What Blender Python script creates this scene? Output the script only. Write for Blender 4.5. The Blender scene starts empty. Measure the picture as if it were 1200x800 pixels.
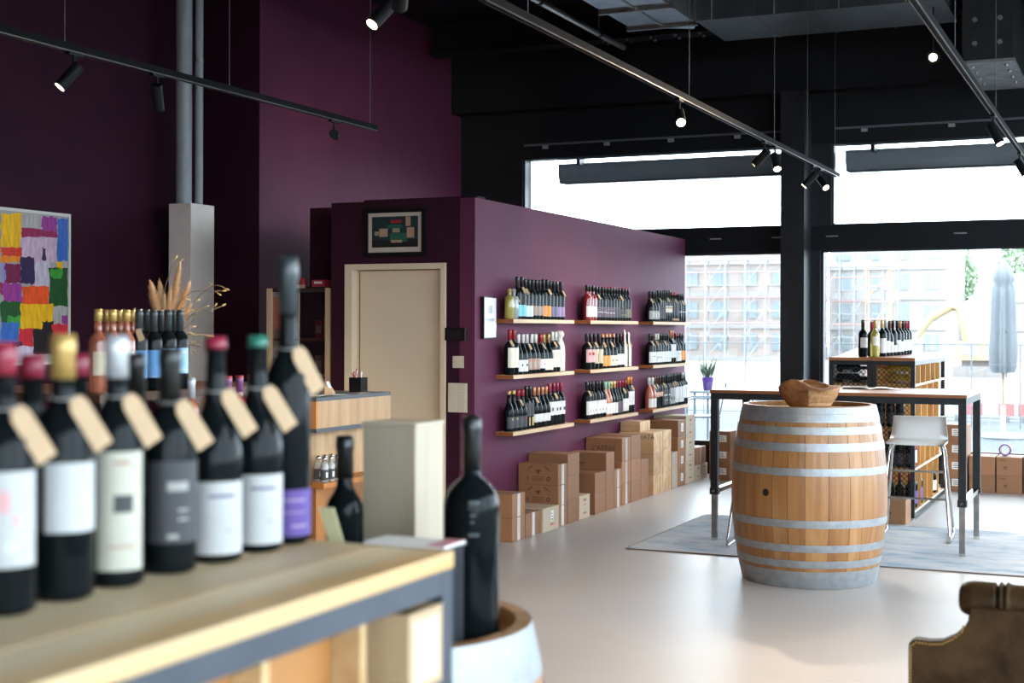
import bpy, math, random
from mathutils import Matrix, Vector
random.seed(7)
PI = math.pi
S = bpy.context.scene
COL = S.collection

# ------------------------------------------------------------------ camera
YAW = math.radians(24.184)
cd = bpy.data.cameras.new('camera')
cam = bpy.data.objects.new('camera', cd); COL.objects.link(cam)
cam.matrix_world = (Matrix.Translation((0, 0, 1.5)) @ Matrix.Rotation(YAW, 4, 'Z')
                    @ Matrix.Rotation(PI / 2, 4, 'X') @ Matrix.Rotation(math.radians(0.178), 4, 'Z'))
cd.sensor_width = 36.0
cd.lens = 1650 / 1200 * 36
cd.shift_y = -15.4 / 1200
cd.clip_start = 0.05; cd.clip_end = 400
cd.dof.use_dof = True
cd.dof.focus_distance = 9.6
cd.dof.aperture_fstop = 3.9
S.camera = cam

# ------------------------------------------------------------------ world, light, exposure
SKY = 9.0
w = bpy.data.worlds.new('sky'); S.world = w; w.use_nodes = True
nt = w.node_tree; nt.nodes.clear()
wo = nt.nodes.new('ShaderNodeOutputWorld'); bg = nt.nodes.new('ShaderNodeBackground')
bg.inputs['Color'].default_value = (0.76, 0.89, 1.0, 1)
bg.inputs['Strength'].default_value = SKY
nt.links.new(bg.outputs[0], wo.inputs[0])
S.view_settings.view_transform = 'Standard'
S.view_settings.look = 'None'
S.view_settings.exposure = 0.23
S.view_settings.gamma = 1.0
S.view_settings.use_curve_mapping = False
S.cycles.max_bounces = 8
S.cycles.diffuse_bounces = 4
S.cycles.glossy_bounces = 4
S.cycles.transmission_bounces = 6
S.cycles.transparent_max_bounces = 12
S.cycles.caustics_reflective = False
S.cycles.caustics_refractive = False
S.cycles.sample_clamp_indirect = 6.0

# ------------------------------------------------------------------ materials
MATS = {}
def lin(c):
    if isinstance(c, str):
        c = [int(c[i:i + 2], 16) / 255 for i in (0, 2, 4)]
        return tuple((x / 12.92 if x <= .04045 else ((x + .055) / 1.055) ** 2.4) for x in c)
    return tuple(c)

def mat(name, color, rough=.5, metal=0.0, spec=.5, var=0.0, vscale=6.0, bump=0.0, bscale=60.0,
        coat=0.0, trans=0.0, emit=None, estr=0.0, rnd=0.0, stretch=(1, 1, 1), ior=1.45, rvar=0.0):
    if name in MATS: return MATS[name]
    m = bpy.data.materials.new(name); m.use_nodes = True; MATS[name] = m
    t = m.node_tree; p = t.nodes['Principled BSDF']
    c = lin(color) + (1,)
    p.inputs['Base Color'].default_value = c
    p.inputs['Roughness'].default_value = rough
    p.inputs['Metallic'].default_value = metal
    p.inputs['Specular IOR Level'].default_value = spec
    p.inputs['IOR'].default_value = ior
    p.inputs['Coat Weight'].default_value = coat
    p.inputs['Coat Roughness'].default_value = .08
    p.inputs['Transmission Weight'].default_value = trans
    if emit is not None:
        p.inputs['Emission Color'].default_value = lin(emit) + (1,)
        p.inputs['Emission Strength'].default_value = estr
    tc = t.nodes.new('ShaderNodeTexCoord'); mp = t.nodes.new('ShaderNodeMapping')
    t.links.new(tc.outputs['Object'], mp.inputs[0]); mp.inputs['Scale'].default_value = stretch
    col_out = None
    if var > 0 or rvar > 0:
        n = t.nodes.new('ShaderNodeTexNoise'); n.inputs['Scale'].default_value = vscale; n.inputs['Detail'].default_value = 5
        t.links.new(mp.outputs[0], n.inputs[0])
    if var > 0:
        r = t.nodes.new('ShaderNodeValToRGB')
        r.color_ramp.elements[0].position = .3; r.color_ramp.elements[1].position = .7
        r.color_ramp.elements[0].color = tuple(x * (1 - var) for x in c[:3]) + (1,)
        r.color_ramp.elements[1].color = tuple(min(1, x * (1 + var)) for x in c[:3]) + (1,)
        t.links.new(n.outputs[0], r.inputs[0]); col_out = r.outputs[0]
    if rvar > 0:
        mr = t.nodes.new('ShaderNodeMapRange'); mr.inputs[3].default_value = max(.02, rough - rvar); mr.inputs[4].default_value = rough + rvar
        mr.inputs[1].default_value = .3; mr.inputs[2].default_value = .7
        t.links.new(n.outputs[0], mr.inputs[0]); t.links.new(mr.outputs[0], p.inputs['Roughness'])
    if rnd > 0:
        oi = t.nodes.new('ShaderNodeObjectInfo'); mr = t.nodes.new('ShaderNodeMapRange')
        mr.inputs[3].default_value = 1 - rnd; mr.inputs[4].default_value = 1 + rnd
        t.links.new(oi.outputs['Random'], mr.inputs[0])
        mx = t.nodes.new('ShaderNodeMix'); mx.data_type = 'RGBA'; mx.blend_type = 'MULTIPLY'; mx.inputs[0].default_value = 1
        if col_out: t.links.new(col_out, mx.inputs[6])
        else: mx.inputs[6].default_value = c
        t.links.new(mr.outputs[0], mx.inputs[7]); col_out = mx.outputs[2]
    if col_out: t.links.new(col_out, p.inputs['Base Color'])
    if bump > 0:
        n2 = t.nodes.new('ShaderNodeTexNoise'); n2.inputs['Scale'].default_value = bscale; n2.inputs['Detail'].default_value = 4
        t.links.new(mp.outputs[0], n2.inputs[0])
        b = t.nodes.new('ShaderNodeBump'); b.inputs['Strength'].default_value = bump; b.inputs['Distance'].default_value = .01
        t.links.new(n2.outputs[0], b.inputs['Height']); t.links.new(b.outputs[0], p.inputs['Normal'])
    return m

def wood(name, c1, c2, scale=8.0, stretch=(1, 1, .08), rough=.5, rnd=.12, bump=.08, c3=None):
    if name in MATS: return MATS[name]
    m = bpy.data.materials.new(name); m.use_nodes = True; MATS[name] = m
    t = m.node_tree; p = t.nodes['Principled BSDF']; p.inputs['Roughness'].default_value = rough
    tc = t.nodes.new('ShaderNodeTexCoord'); mp = t.nodes.new('ShaderNodeMapping'); mp.inputs['Scale'].default_value = stretch
    oi = t.nodes.new('ShaderNodeObjectInfo')
    ad = t.nodes.new('ShaderNodeVectorMath'); ad.operation = 'ADD'
    mu = t.nodes.new('ShaderNodeMath'); mu.operation = 'MULTIPLY'; mu.inputs[1].default_value = 37.0
    t.links.new(oi.outputs['Random'], mu.inputs[0])
    t.links.new(tc.outputs['Object'], mp.inputs[0]); t.links.new(mp.outputs[0], ad.inputs[0]); t.links.new(mu.outputs[0], ad.inputs[1])
    n = t.nodes.new('ShaderNodeTexNoise'); n.inputs['Scale'].default_value = scale; n.inputs['Detail'].default_value = 7
    n.inputs['Roughness'].default_value = .62; n.inputs['Distortion'].default_value = .4
    t.links.new(ad.outputs[0], n.inputs[0])
    r = t.nodes.new('ShaderNodeValToRGB'); e = r.color_ramp.elements
    e[0].position = .33; e[0].color = lin(c1) + (1,); e[1].position = .68; e[1].color = lin(c2) + (1,)
    if c3:
        k = e.new(.5); k.color = lin(c3) + (1,)
    t.links.new(n.outputs[0], r.inputs[0])
    mr = t.nodes.new('ShaderNodeMapRange'); mr.inputs[3].default_value = 1 - rnd; mr.inputs[4].default_value = 1 + rnd * .6
    t.links.new(oi.outputs['Random'], mr.inputs[0])
    mx = t.nodes.new('ShaderNodeMix'); mx.data_type = 'RGBA'; mx.blend_type = 'MULTIPLY'; mx.inputs[0].default_value = 1
    t.links.new(r.outputs[0], mx.inputs[6]); t.links.new(mr.outputs[0], mx.inputs[7]); t.links.new(mx.outputs[2], p.inputs['Base Color'])
    b = t.nodes.new('ShaderNodeBump'); b.inputs['Strength'].default_value = bump; b.inputs['Distance'].default_value = .004
    t.links.new(n.outputs[0], b.inputs['Height']); t.links.new(b.outputs[0], p.inputs['Normal'])
    return m

def pane_mat(name, tint=(1, 1, 1), refl=.08):
    if name in MATS: return MATS[name]
    m = bpy.data.materials.new(name); m.use_nodes = True; MATS[name] = m
    t = m.node_tree; t.nodes.clear()
    o = t.nodes.new('ShaderNodeOutputMaterial'); mx = t.nodes.new('ShaderNodeMixShader')
    tr = t.nodes.new('ShaderNodeBsdfTransparent'); gl = t.nodes.new('ShaderNodeBsdfGlossy')
    tr.inputs[0].default_value = tint + (1,); gl.inputs['Roughness'].default_value = .01
    mx.inputs[0].default_value = refl
    t.links.new(tr.outputs[0], mx.inputs[1]); t.links.new(gl.outputs[0], mx.inputs[2]); t.links.new(mx.outputs[0], o.inputs[0])
    return m

# ------------------------------------------------------------------ mesh helpers
class G:
    def __init__(s): s.v = []; s.f = []; s.m = []; s.sm = []
    def add(s, vs, fs, mi=0, smooth=False):
        o = len(s.v); s.v += [tuple(x) for x in vs]
        for f in fs: s.f.append([i + o for i in f]); s.m.append(mi); s.sm.append(smooth)
        return s
    def box(s, x0, x1, y0, y1, z0, z1, mi=0):
        return s.add([(x0, y0, z0), (x1, y0, z0), (x1, y1, z0), (x0, y1, z0), (x0, y0, z1), (x1, y0, z1), (x1, y1, z1), (x0, y1, z1)],
                     [(0, 3, 2, 1), (4, 5, 6, 7), (0, 1, 5, 4), (1, 2, 6, 5), (2, 3, 7, 6), (3, 0, 4, 7)], mi)
    def hexa(s, b, t, mi=0):   # two quads of 4 points (counter-clockwise from above)
        return s.add(list(b) + list(t), [(0, 3, 2, 1), (4, 5, 6, 7), (0, 1, 5, 4), (1, 2, 6, 5), (2, 3, 7, 6), (3, 0, 4, 7)], mi)
    def tube(s, p, q, r, n=10, r2=None, mi=0, caps=True, smooth=True):
        p = Vector(p); q = Vector(q); d = (q - p).normalized(); r2 = r if r2 is None else r2
        a = d.orthogonal().normalized(); b = d.cross(a)
        vs = []
        for c, rr in ((p, r), (q, r2)):
            for i in range(n):
                t = 2 * PI * i / n; vs.append(c + (a * math.cos(t) + b * math.sin(t)) * rr)
        s.add(vs, [(i, (i + 1) % n, n + (i + 1) % n, n + i) for i in range(n)], mi, smooth)
        if caps: s.add(vs, [tuple(reversed(range(n))), tuple(range(n, 2 * n))], mi)
        return s
    def path(s, pts, r, n=8, mi=0, radii=None):
        pts = [Vector(p) for p in pts]; k = len(pts); vs = []
        a = None
        for i, p in enumerate(pts):
            d = (pts[min(i + 1, k - 1)] - pts[max(i - 1, 0)]).normalized()
            if a is None: a = d.orthogonal().normalized()
            else:
                a = (a - d * a.dot(d)).normalized()
            b = d.cross(a); rr = radii[i] if radii else r
            for j in range(n):
                t = 2 * PI * j / n; vs.append(p + (a * math.cos(t) + b * math.sin(t)) * rr)
        fs = [(i * n + j, i * n + (j + 1) % n, (i + 1) * n + (j + 1) % n, (i + 1) * n + j) for i in range(k - 1) for j in range(n)]
        s.add(vs, fs, mi, True)
        s.add(vs[:n], [tuple(reversed(range(n)))], mi); s.add(vs[-n:], [tuple(range(n))], mi)
        return s
    def lathe(s, prof, n=24, a0=0., a1=2 * PI, c=(0, 0, 0), mi=0, smooth=True):
        full = abs(a1 - a0 - 2 * PI) < 1e-6; k = n if full else n + 1; vs = []
        for r, z in prof:
            for i in range(k):
                t = a0 + (a1 - a0) * i / n; vs.append((c[0] + r * math.cos(t), c[1] + r * math.sin(t), c[2] + z))
        fs = []
        for j in range(len(prof) - 1):
            for i in range(n):
                i2 = (i + 1) % k
                fs.append((j * k + i, j * k + i2, (j + 1) * k + i2, (j + 1) * k + i))
        return s.add(vs, fs, mi, smooth)
    def prism(s, poly, d0, d1, axis='x', mi=0):
        n = len(poly)
        def P(u, v, d): return {'x': (d, u, v), 'y': (u, d, v), 'z': (u, v, d)}[axis]
        vs = [P(u, v, d0) for u, v in poly] + [P(u, v, d1) for u, v in poly]
        fs = [tuple(reversed(range(n))), tuple(range(n, 2 * n))] + [(i, (i + 1) % n, n + (i + 1) % n, n + i) for i in range(n)]
        return s.add(vs, fs, mi)
    def mesh(s, name, mats):
        me = bpy.data.meshes.new(name); me.from_pydata(s.v, [], s.f)
        for m in (mats if isinstance(mats, (list, tuple)) else [mats]): me.materials.append(m)
        me.polygons.foreach_set('material_index', s.m); me.polygons.foreach_set('use_smooth', s.sm)
        me.update(); return me
    def build(s, name, mats, parent=None, loc=(0, 0, 0), bev=0, rz=0):
        return place(name, s.mesh(name, mats), parent, loc, bev, rz)

def place(name, me, parent=None, loc=(0, 0, 0), bev=0, rz=0):
    o = bpy.data.objects.new(name, me); COL.objects.link(o); o.location = loc; o.rotation_euler = (0, 0, rz)
    if parent is not None: o.parent = parent
    if bev:
        b = o.modifiers.new('bevel', 'BEVEL'); b.width = bev; b.segments = 2; b.limit_method = 'ANGLE'
    return o
def tag(o, label, cat, group=None):
    o['label'] = label; o['category'] = cat
    if group: o['group'] = group
    return o
def thing(name, label, cat, loc=(0, 0, 0), rz=0, group=None):
    o = bpy.data.objects.new(name, None); COL.objects.link(o); o.location = loc; o.rotation_euler = (0, 0, rz)
    o.empty_display_size = .05
    return tag(o, label, cat, group)
def struct(o): o['kind'] = 'structure'; return o
def stuff(o): o['kind'] = 'stuff'; return o
CACHE = {}
def shared(key, fn):
    if key not in CACHE: CACHE[key] = fn()
    return CACHE[key]
def text_mesh(txt, size, m, name='printed_text'):
    def mk():
        c = bpy.data.curves.new('lettering', 'FONT'); c.body = txt; c.size = size; c.extrude = .0004; c.align_x = 'CENTER'; c.align_y = 'CENTER'
        o = bpy.data.objects.new('lettering', c); COL.objects.link(o)
        dg = bpy.context.evaluated_depsgraph_get()
        me = bpy.data.meshes.new_from_object(o.evaluated_get(dg)); me.name = name; me.materials.clear(); me.materials.append(m)
        bpy.data.objects.remove(o); bpy.data.curves.remove(c); return me
    return shared(('text', txt, size, m.name), mk)
ORD = ['first', 'second', 'third', 'fourth', 'fifth', 'sixth', 'seventh', 'eighth', 'ninth', 'tenth', 'eleventh', 'twelfth', 'thirteenth', 'fourteenth', 'fifteenth', 'sixteenth']

# ------------------------------------------------------------------ palette
M_PURPLE_LIT = mat('purple_plaster_lit', (.105, .024, .055), .60, var=.10, vscale=2.2, bump=.10, bscale=25, spec=.18)  # lit tone of the wall plaster, window light put into the colour
M_PURPLE_SHADED = mat('purple_plaster_shaded', (.034, .009, .019), .65, var=.08, vscale=2.0, bump=.08, bscale=25, spec=.10)  # same plaster, darkened copy for the wall faces in shade
M_BLACK = mat('black_paint', (.006, .007, .009), .55, var=.2, vscale=3, spec=.3)
M_FRAME = mat('anthracite_frame', (.012, .014, .017), .42, var=.15, vscale=5)
M_STEEL = mat('raw_steel', (.34, .33, .31), .32, metal=1, var=.25, vscale=14, bump=.03)
M_DARKSTEEL = mat('dark_steel', (.022, .023, .025), .42, metal=.3, var=.25, vscale=9)
M_CHROME = mat('brushed_chrome', (.62, .61, .58), .16, metal=1)
M_ZINC = mat('galvanised_steel', (.31, .325, .34), .46, metal=.6, var=.16, vscale=22, bump=.05, bscale=40, rvar=.06)
M_ALU = mat('track_aluminium', (.05, .05, .052), .3, metal=.7)
M_DUCT = mat('galvanised_duct', (.42, .45, .48), .30, metal=.9, var=.2, vscale=5, bump=.08, bscale=7)
M_DUCTD = mat('grey_duct', (.07, .075, .08), .42, metal=.5, var=.2, vscale=4)
M_WHITE = mat('white_lacquer', (.78, .77, .74), .35)
M_CREAM = mat('cream_paint', (.66, .53, .38), .45, var=.03, vscale=3)
M_PIER = mat('pale_grey_plaster', (.76, .66, .60), .7, var=.06)
M_OAK = wood('oak_veneer', 'a07850', 'c8a478', 9, (1, 1, .07), .5)
M_OAKH = wood('oak_shelf', 'b7906a', 'dcbf98', 8, (1, .07, 1), .5)
M_COUNTER = wood('counter_oak', 'cfa268', 'f3d9b0', 6, (1.6, .09, 1), .5, c3='d3bb94')
M_SHELFEND = wood('shelf_end_grain', '8a4a22', 'a8622f', 10, (.2, 1, 1), .5)
M_STAVE = wood('stave_oak', '87582f', 'b08254', 9, (1, 1, .06), .40, rnd=.14, c3='996a3c')
M_BOWL = wood('root_wood', '5b3219', 'b07a48', 14, (.25, 1, 1), .55, bump=.5, c3='8a5630')
M_TABLE = wood('walnut_top', '7c4428', 'a2663e', 6, (.08, 1, 1), .28)
M_CASE = wood('pine_case', 'bd9266', 'ddbf98', 9, (.1, 1, 1), .55)
M_PINE = wood('pine_box', 'bfae94', 'd6c7ae', 7, (1, 1, .08), .5)
M_RACKWOOD = wood('rack_pine', 'b5793a', 'd8a55f', 8, (1, 1, .08), .5)
M_CARD = mat('cardboard', (.29, .14, .07), .6, var=.08, vscale=5, rnd=.14, spec=.4)
M_CARDP = mat('pale_cardboard', (.50, .40, .30), .72, var=.06, vscale=5, rnd=.08, spec=.2)
M_TAPE = mat('packing_tape', (.62, .56, .52), .18, coat=.5)
M_INK = mat('dark_ink', (.085, .045, .03), .6)
M_PAPER = mat('white_paper', (.80, .78, .74), .6)
M_KRAFT = mat('kraft_tag', (.50, .34, .20), .7, var=.05, vscale=40)
M_STRING = mat('string', (.5, .47, .42), .8)
M_GLASS = pane_mat('window_glass', (.97, .985, .99), .05)
M_CABGLASS = pane_mat('cabinet_glass', (.75, .72, .70), .14)
M_LEATHER = mat('brown_leather', (.060, .031, .012), .45, spec=.16, var=.55, vscale=9, bump=.25, bscale=45, rvar=.1)
M_BRASS = mat('brass_nail', (.42, .24, .09), .35, metal=1)
M_RUGA = mat('rug_weave', (.50, .50, .52), .95)

# ------------------------------------------------------------------ floor with resin sheen
def floor_material():
    m = bpy.data.materials.new('resin_floor'); m.use_nodes = True; t = m.node_tree; p = t.nodes['Principled BSDF']
    tc = t.nodes.new('ShaderNodeTexCoord')
    n1 = t.nodes.new('ShaderNodeTexNoise'); n1.inputs['Scale'].default_value = .9; n1.inputs['Detail'].default_value = 4; n1.inputs['Distortion'].default_value = 0
    r = t.nodes.new('ShaderNodeValToRGB'); e = r.color_ramp.elements
    e[0].position = .25; e[0].color = (.42, .38, .355, 1); e[1].position = .75; e[1].color = (.48, .44, .415, 1)
    n2 = t.nodes.new('ShaderNodeTexNoise'); n2.inputs['Scale'].default_value = 1.6; n2.inputs['Detail'].default_value = 3
    mr = t.nodes.new('ShaderNodeMapRange'); mr.inputs[1].default_value = .3; mr.inputs[2].default_value = .7; mr.inputs[3].default_value = .26; mr.inputs[4].default_value = .31
    t.links.new(tc.outputs["Object"], n1.inputs[0]); t.links.new(tc.outputs['Object'], n2.inputs[0])
    t.links.new(n1.outputs[0], r.inputs[0]); t.links.new(r.outputs[0], p.inputs['Base Color'])
    p.inputs['Roughness'].default_value = .38
    p.inputs['Specular IOR Level'].default_value = .5
    return m
M_FLOOR = floor_material()
CEIL = 4.72
YW = 14.15        # window wall, inner face
XR = 3.6          # right-hand glazed wall
YB = -4.0
XL = -7.62
struct(G().box(XL - .3, XR + .3, YB - .3, YW + .28, -.12, 0).build('floor', M_FLOOR))
struct(G().box(XL - .3, XR + .3, YB - .3, YW + .28, CEIL, CEIL + .15).build('ceiling', M_BLACK))
# left walls
struct(G().box(XL - .25, XL, YB, 10.19, 0, CEIL).build('wall_left', M_PURPLE_SHADED))
g = G().box(XL - .25, -6.97, 10.19, 11.16, 0, CEIL); g.m = [0, 0, 0, 1, 0, 0]  # room-facing side takes the lit tone, other faces the shaded one
struct(g.build('wall_left_pier', [M_PURPLE_SHADED, M_PURPLE_LIT]))
struct(G().box(XL - .25, -6.985, 11.16, YW, 0, CEIL).build('wall_left_rear', M_PURPLE_LIT))
g = G(); g.box(XL - .25, XR + .25, YB - .25, YB, 3.355, CEIL); g.box(XL - .25, XR + .25, YB - .25, YB, 0, .30); g.box(XL - .25, .3, YB - .25, YB, .301, 3.354)
xs_ = [.3, 1.9, XR]
for x in xs_[1:2]: g.box(x - .12, x + .12, YB - .2, YB, .301, 3.354)
struct(g.build('wall_back', mat('warm_grey_plaster', (.22, .17, .17), .7)))
for i in range(2):      # unseen glazing added behind the camera for frontal light
    x0, x1 = xs_[i] + (.12 if i else 0), xs_[i + 1] - .12
    g = G(); g.box(x0, x0 + .05, YB - .12, YB - .05, .301, 3.354); g.box(x1 - .05, x1, YB - .12, YB - .05, .301, 3.354); g.box(x0 + .05, x1 - .05, YB - .12, YB - .05, .301, .36); g.box(x0 + .05, x1 - .05, YB - .12, YB - .05, 3.30, 3.354)
    f = struct(g.build('window_%d' % (20 + i), M_FRAME)); G().box(x0 + .05, x1 - .05, YB - .09, YB - .084, .36, 3.30).build('pane', M_GLASS, f)
# purple partition room: shelf face, door face, roof, set-back part
SW = -4.37
struct(G().box(SW - .12, SW, 9.08, 14.13, 0, 2.435).build('wall_shelves', M_PURPLE_LIT))
g = G()
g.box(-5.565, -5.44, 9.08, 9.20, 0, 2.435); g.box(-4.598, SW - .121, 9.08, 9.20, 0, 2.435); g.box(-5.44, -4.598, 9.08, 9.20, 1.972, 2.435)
struct(g.build('wall_door', M_PURPLE_SHADED))
struct(G().box(-6.02, -5.566, 9.50, 9.62, 0, 2.445).build('wall_niche', M_PURPLE_SHADED))
struct(G().box(-5.565, -5.445, 9.21, 13.9, 0, 2.40).build('wall_inner', M_PURPLE_SHADED))
struct(G().box(-5.40, -4.45, 9.28, 9.42, 2.436, 2.468).build('trim_1', M_PURPLE_SHADED))
struct(G().box(-6.02, SW - .13, 9.63, 14.12, 2.38, 2.43).build('ceiling_partition', M_PURPLE_SHADED))

# door in the partition
d = struct(G().box(-5.375, -4.665, 9.135, 9.175, .01, 1.925).build('door_1', M_CREAM))
g = G()
g.box(-5.44, -5.375, 9.062, 9.175, 0, 1.972); g.box(-4.640, -4.598, 9.062, 9.175, 0, 1.972); g.box(-5.375, -4.640, 9.062, 9.175, 1.93, 1.972)
fr = g.build('door_frame', M_CREAM, d, bev=.003)
G().box(-5.350, -5.347, 9.128, 9.135, .02, 1.92).build('door_seam', M_INK, d)

# ------------------------------------------------------------------ window wall
g = G()
g.box(XL, XR, YW, YW + .25, 3.355, CEIL)                       # lintel
g.box(XL, -6.235, YW, YW + .25, 0, 3.355)                      # left of the windows
g.box(XL, XR, YW + .02, YW + .25, 0, .30)                     # low upstand
g.box(-6.235, XR, YW + .0, YW + .2, 2.29, 2.54)               # transom beam
struct(g.build('wall_window', M_BLACK))
struct(G().box(XL, XR, YW - .25, YW - .001, 3.86, CEIL).build('trim_2', M_BLACK))          # steel beam flange zone
def window(n, x0, x1, z0, z1, fw=.055):
    g = G(); y0, y1 = YW + .03, YW + .12
    g.box(x0, x0 + fw, y0, y1, z0, z1); g.box(x1 - fw, x1, y0, y1, z0, z1)
    g.box(x0 + fw, x1 - fw, y0, y1, z1 - fw * .5, z1); g.box(x0 + fw, x1 - fw, y0, y1, z0, z0 + fw * .8)
    f = struct(g.build('window_%d' % n, M_FRAME))
    G().box(x0 + fw, x1 - fw, y0 + .04, y0 + .046, z0 + fw * .8, z1 - fw * .5).build('pane', M_GLASS, f)
    return f
window(1, -6.235, -3.295, 2.54, 3.355, .02)
window(2, -2.86, .60, 2.54, 3.355, .02)
window(3, -6.235, -3.295, .30, 2.29, .05)
window(4, -2.97, .60, .30, 2.29, .03)
window(5, .66, XR, 2.54, 3.355, .04)
window(6, .66, XR, .30, 2.29, .04)
struct(G().box(-3.294, -2.86, YW, YW + .2, 2.541, 3.354).build('trim_3', M_FRAME))
struct(G().box(-3.294, -2.97, YW, YW + .2, .301, 2.289).build('trim_5', M_FRAME))
struct(G().box(.60, .66, YW, YW + .2, .301, 3.354).build('trim_4', M_FRAME))
# pillar between the windows: dark steel column with a paler narrow side
pl = struct(G().box(-3.295, -3.06, YW - .32, YW - .002, 0, 3.858).build('pillar', mat('graphite_column', (.016, .017, .020), .45, metal=.2, var=.3, vscale=3)))
# rails with clips above the windows
for (x0, x1) in ((-6.2, -3.35), (-2.82, .5)):
    r = thing('blind_rail', 'slim grey blind rail with clips above the %s upper window' % ('left' if x0 < -5 else 'right'), 'rail', ((x0 + x1) / 2, YW - .03, 3.50), group='rails above the windows')
    L = (x1 - x0) / 2
    G().box(-L, L, -.012, .012, -.008, .012).build('rail', mat('grey_rail', (.10, .10, .12), .4), r)
    for k in range(4):
        x = -L + (k + .35) * 2 * L / 4
        G().box(x - .03, x + .03, -.014, .014, -.045, -.012).build('clip', mat('grey_clip', (.30, .31, .33), .5), r)
# small grey slots on the transom
for i, x in enumerate((-4.05, -3.40, -2.85, -1.62)):
    tag(G().box(x - .06, x + .06, YW - .006, YW, 2.425, 2.437).build('vent_slot', mat('grey_clip', (.30, .31, .33), .5)),
        'thin grey slot on the dark window beam, %s from the left' % ORD[i], 'vent', 'slots on the window beam')
# awnings outside (retracted dark cassettes seen under the top of the upper windows)
M_AWN = mat('awning_grey', (.22, .24, .26), .6)
for (x0, x1, nm) in ((-5.98, -2.95, 'left'), (-2.80, .9, 'right')):
    a = thing('awning', 'dark grey folded awning hanging outside the top of the %s upper window' % nm, 'awning', ((x0 + x1) / 2, YW + .55, 3.235), group='awnings outside')
    L = (x1 - x0) / 2
    G().prism([(-.10, -.11), (.10, -.11), (.14, -.02), (.14, .10), (-.14, .10), (-.14, -.02)], -L, L, 'x').build('cassette', M_AWN, a)
    G().box(-L + .02, L - .02, -.12, -.10, -.122, -.111).build('front_bar', M_FRAME, a)
    for s in (-1, 1):
        G().box(s * (L - .3) - .02, s * (L - .3) + .02, -.298, -.1405, .06, .20).build('bracket', M_FRAME, a)

# right-hand glazed wall and its windows (out of the frame, lights the room)
g = G(); g.box(XR, XR + .25, YB, YW + .2, 4.30, CEIL); g.box(XR, XR + .25, YB, YW + .2, 0, .30)
ys = [-3.6, 0.0, 3.6, 7.2, 10.8, 14.1]
for y in ys: g.box(XR, XR + .2, y - .12, y + .12, .3, 4.30)
g.box(XR, XR + .2, YB, -3.7, .3, 4.30)
struct(g.build('wall_right', M_BLACK))
for i in range(5):
    f = None
    for (z0, z1) in ((.3, 4.30),):
        y0, y1 = ys[i] + .12, ys[i + 1] - .12
        g = G(); g.box(XR + .05, XR + .11, y0, y0 + .05, z0, z1); g.box(XR + .05, XR + .11, y1 - .05, y1, z0, z1)
        g.box(XR + .05, XR + .11, y0 + .05, y1 - .05, z0, z0 + .05); g.box(XR + .05, XR + .11, y0 + .05, y1 - .05, z1 - .05, z1)
        f = struct(g.build('window_%d' % (7 + 2 * i + (z0 > 1)), M_FRAME))
        G().box(XR + .075, XR + .081, y0 + .05, y1 - .05, z0 + .05, z1 - .05).build('pane', M_GLASS, f)

# grey pipes on the left wall and the pale boxed pier below them
p1 = thing('wall_pipe', 'thick grey vertical pipe above the pale boxed pier', 'pipe', (-7.335, 9.62, 2.53), group='pipes above the pier')
G().tube((0, 0, 0), (0, 0, CEIL - 2.53), .067, 20).build('pipe_shaft', mat('pipe_grey', (.30, .32, .33), .45, var=.08), p1)
G().tube((0, 0, 1.2), (0, 0, 1.23), .066, 20).build('pipe_clip', M_STEEL, p1)
p2 = thing('wall_pipe', 'slim grey vertical pipe beside the thick one above the pier', 'pipe', (-7.255, 9.72, 2.53), group='pipes above the pier')
G().tube((0, 0, 0), (0, 0, CEIL - 2.53), .034, 16).build('pipe_shaft', mat('pipe_grey', (.30, .32, .33), .45, var=.08), p2)
G().tube((0, 0, 1.2), (0, 0, 1.23), .038, 16).build('pipe_clip', M_STEEL, p2)
struct(G().box(-7.395, -7.17, 9.5, 9.82, 0, 2.525).build('pillar_boxed', M_PIER, bev=.004))

# ------------------------------------------------------------------ ceiling services
dk = thing('ventilation_duct', 'shiny galvanised ventilation duct with flanges under the black ceiling', 'duct', (-3.95, 10.8, 4.22), group='ceiling ducts')
g = G()
for k in range(4): g.box(-.30, .30, -1.6 + k * .72, -1.6 + (k + 1) * .72 - .05, 0, .32)
g.build('duct_body', M_DUCT, dk)
for k in range(5): G().box(-.33, .33, -1.65 + k * .72, -1.605 + k * .72, -.03, .35).build('flange', M_STEEL, dk)
G().tube((-.12, 1.29, .12), (.22, 1.52, .10), .13, 18, r2=.10).build('outlet', M_DUCT, dk)
G().box(-.012, .012, -1.6, 1.23, -.012, -.001).build('seam', M_STEEL, dk)
d2 = thing('ventilation_duct', 'flat dark grey ventilation duct running across below the ceiling', 'duct', (-2.55, 12.40, 4.20), group='ceiling ducts')
g = G()
for k in range(4): g.box(-1.05 + k * .525, -1.05 + (k + 1) * .525 - .004, -.47, .47, 0, .26)
g.build('duct_body', M_DUCTD, d2)
for k in range(3): G().box(-1.06 + (k + 1) * .525, -1.045 + (k + 1) * .525, -.48, .48, -.006, .27).build('flange', M_DUCTD, d2)
for k in range(4): G().tube((-.9 + k * .55, -.49, .0), (-.9 + k * .55, -.49, CEIL - 4.2), .006, 6).build('hanger_rod', M_STEEL, d2)
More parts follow.
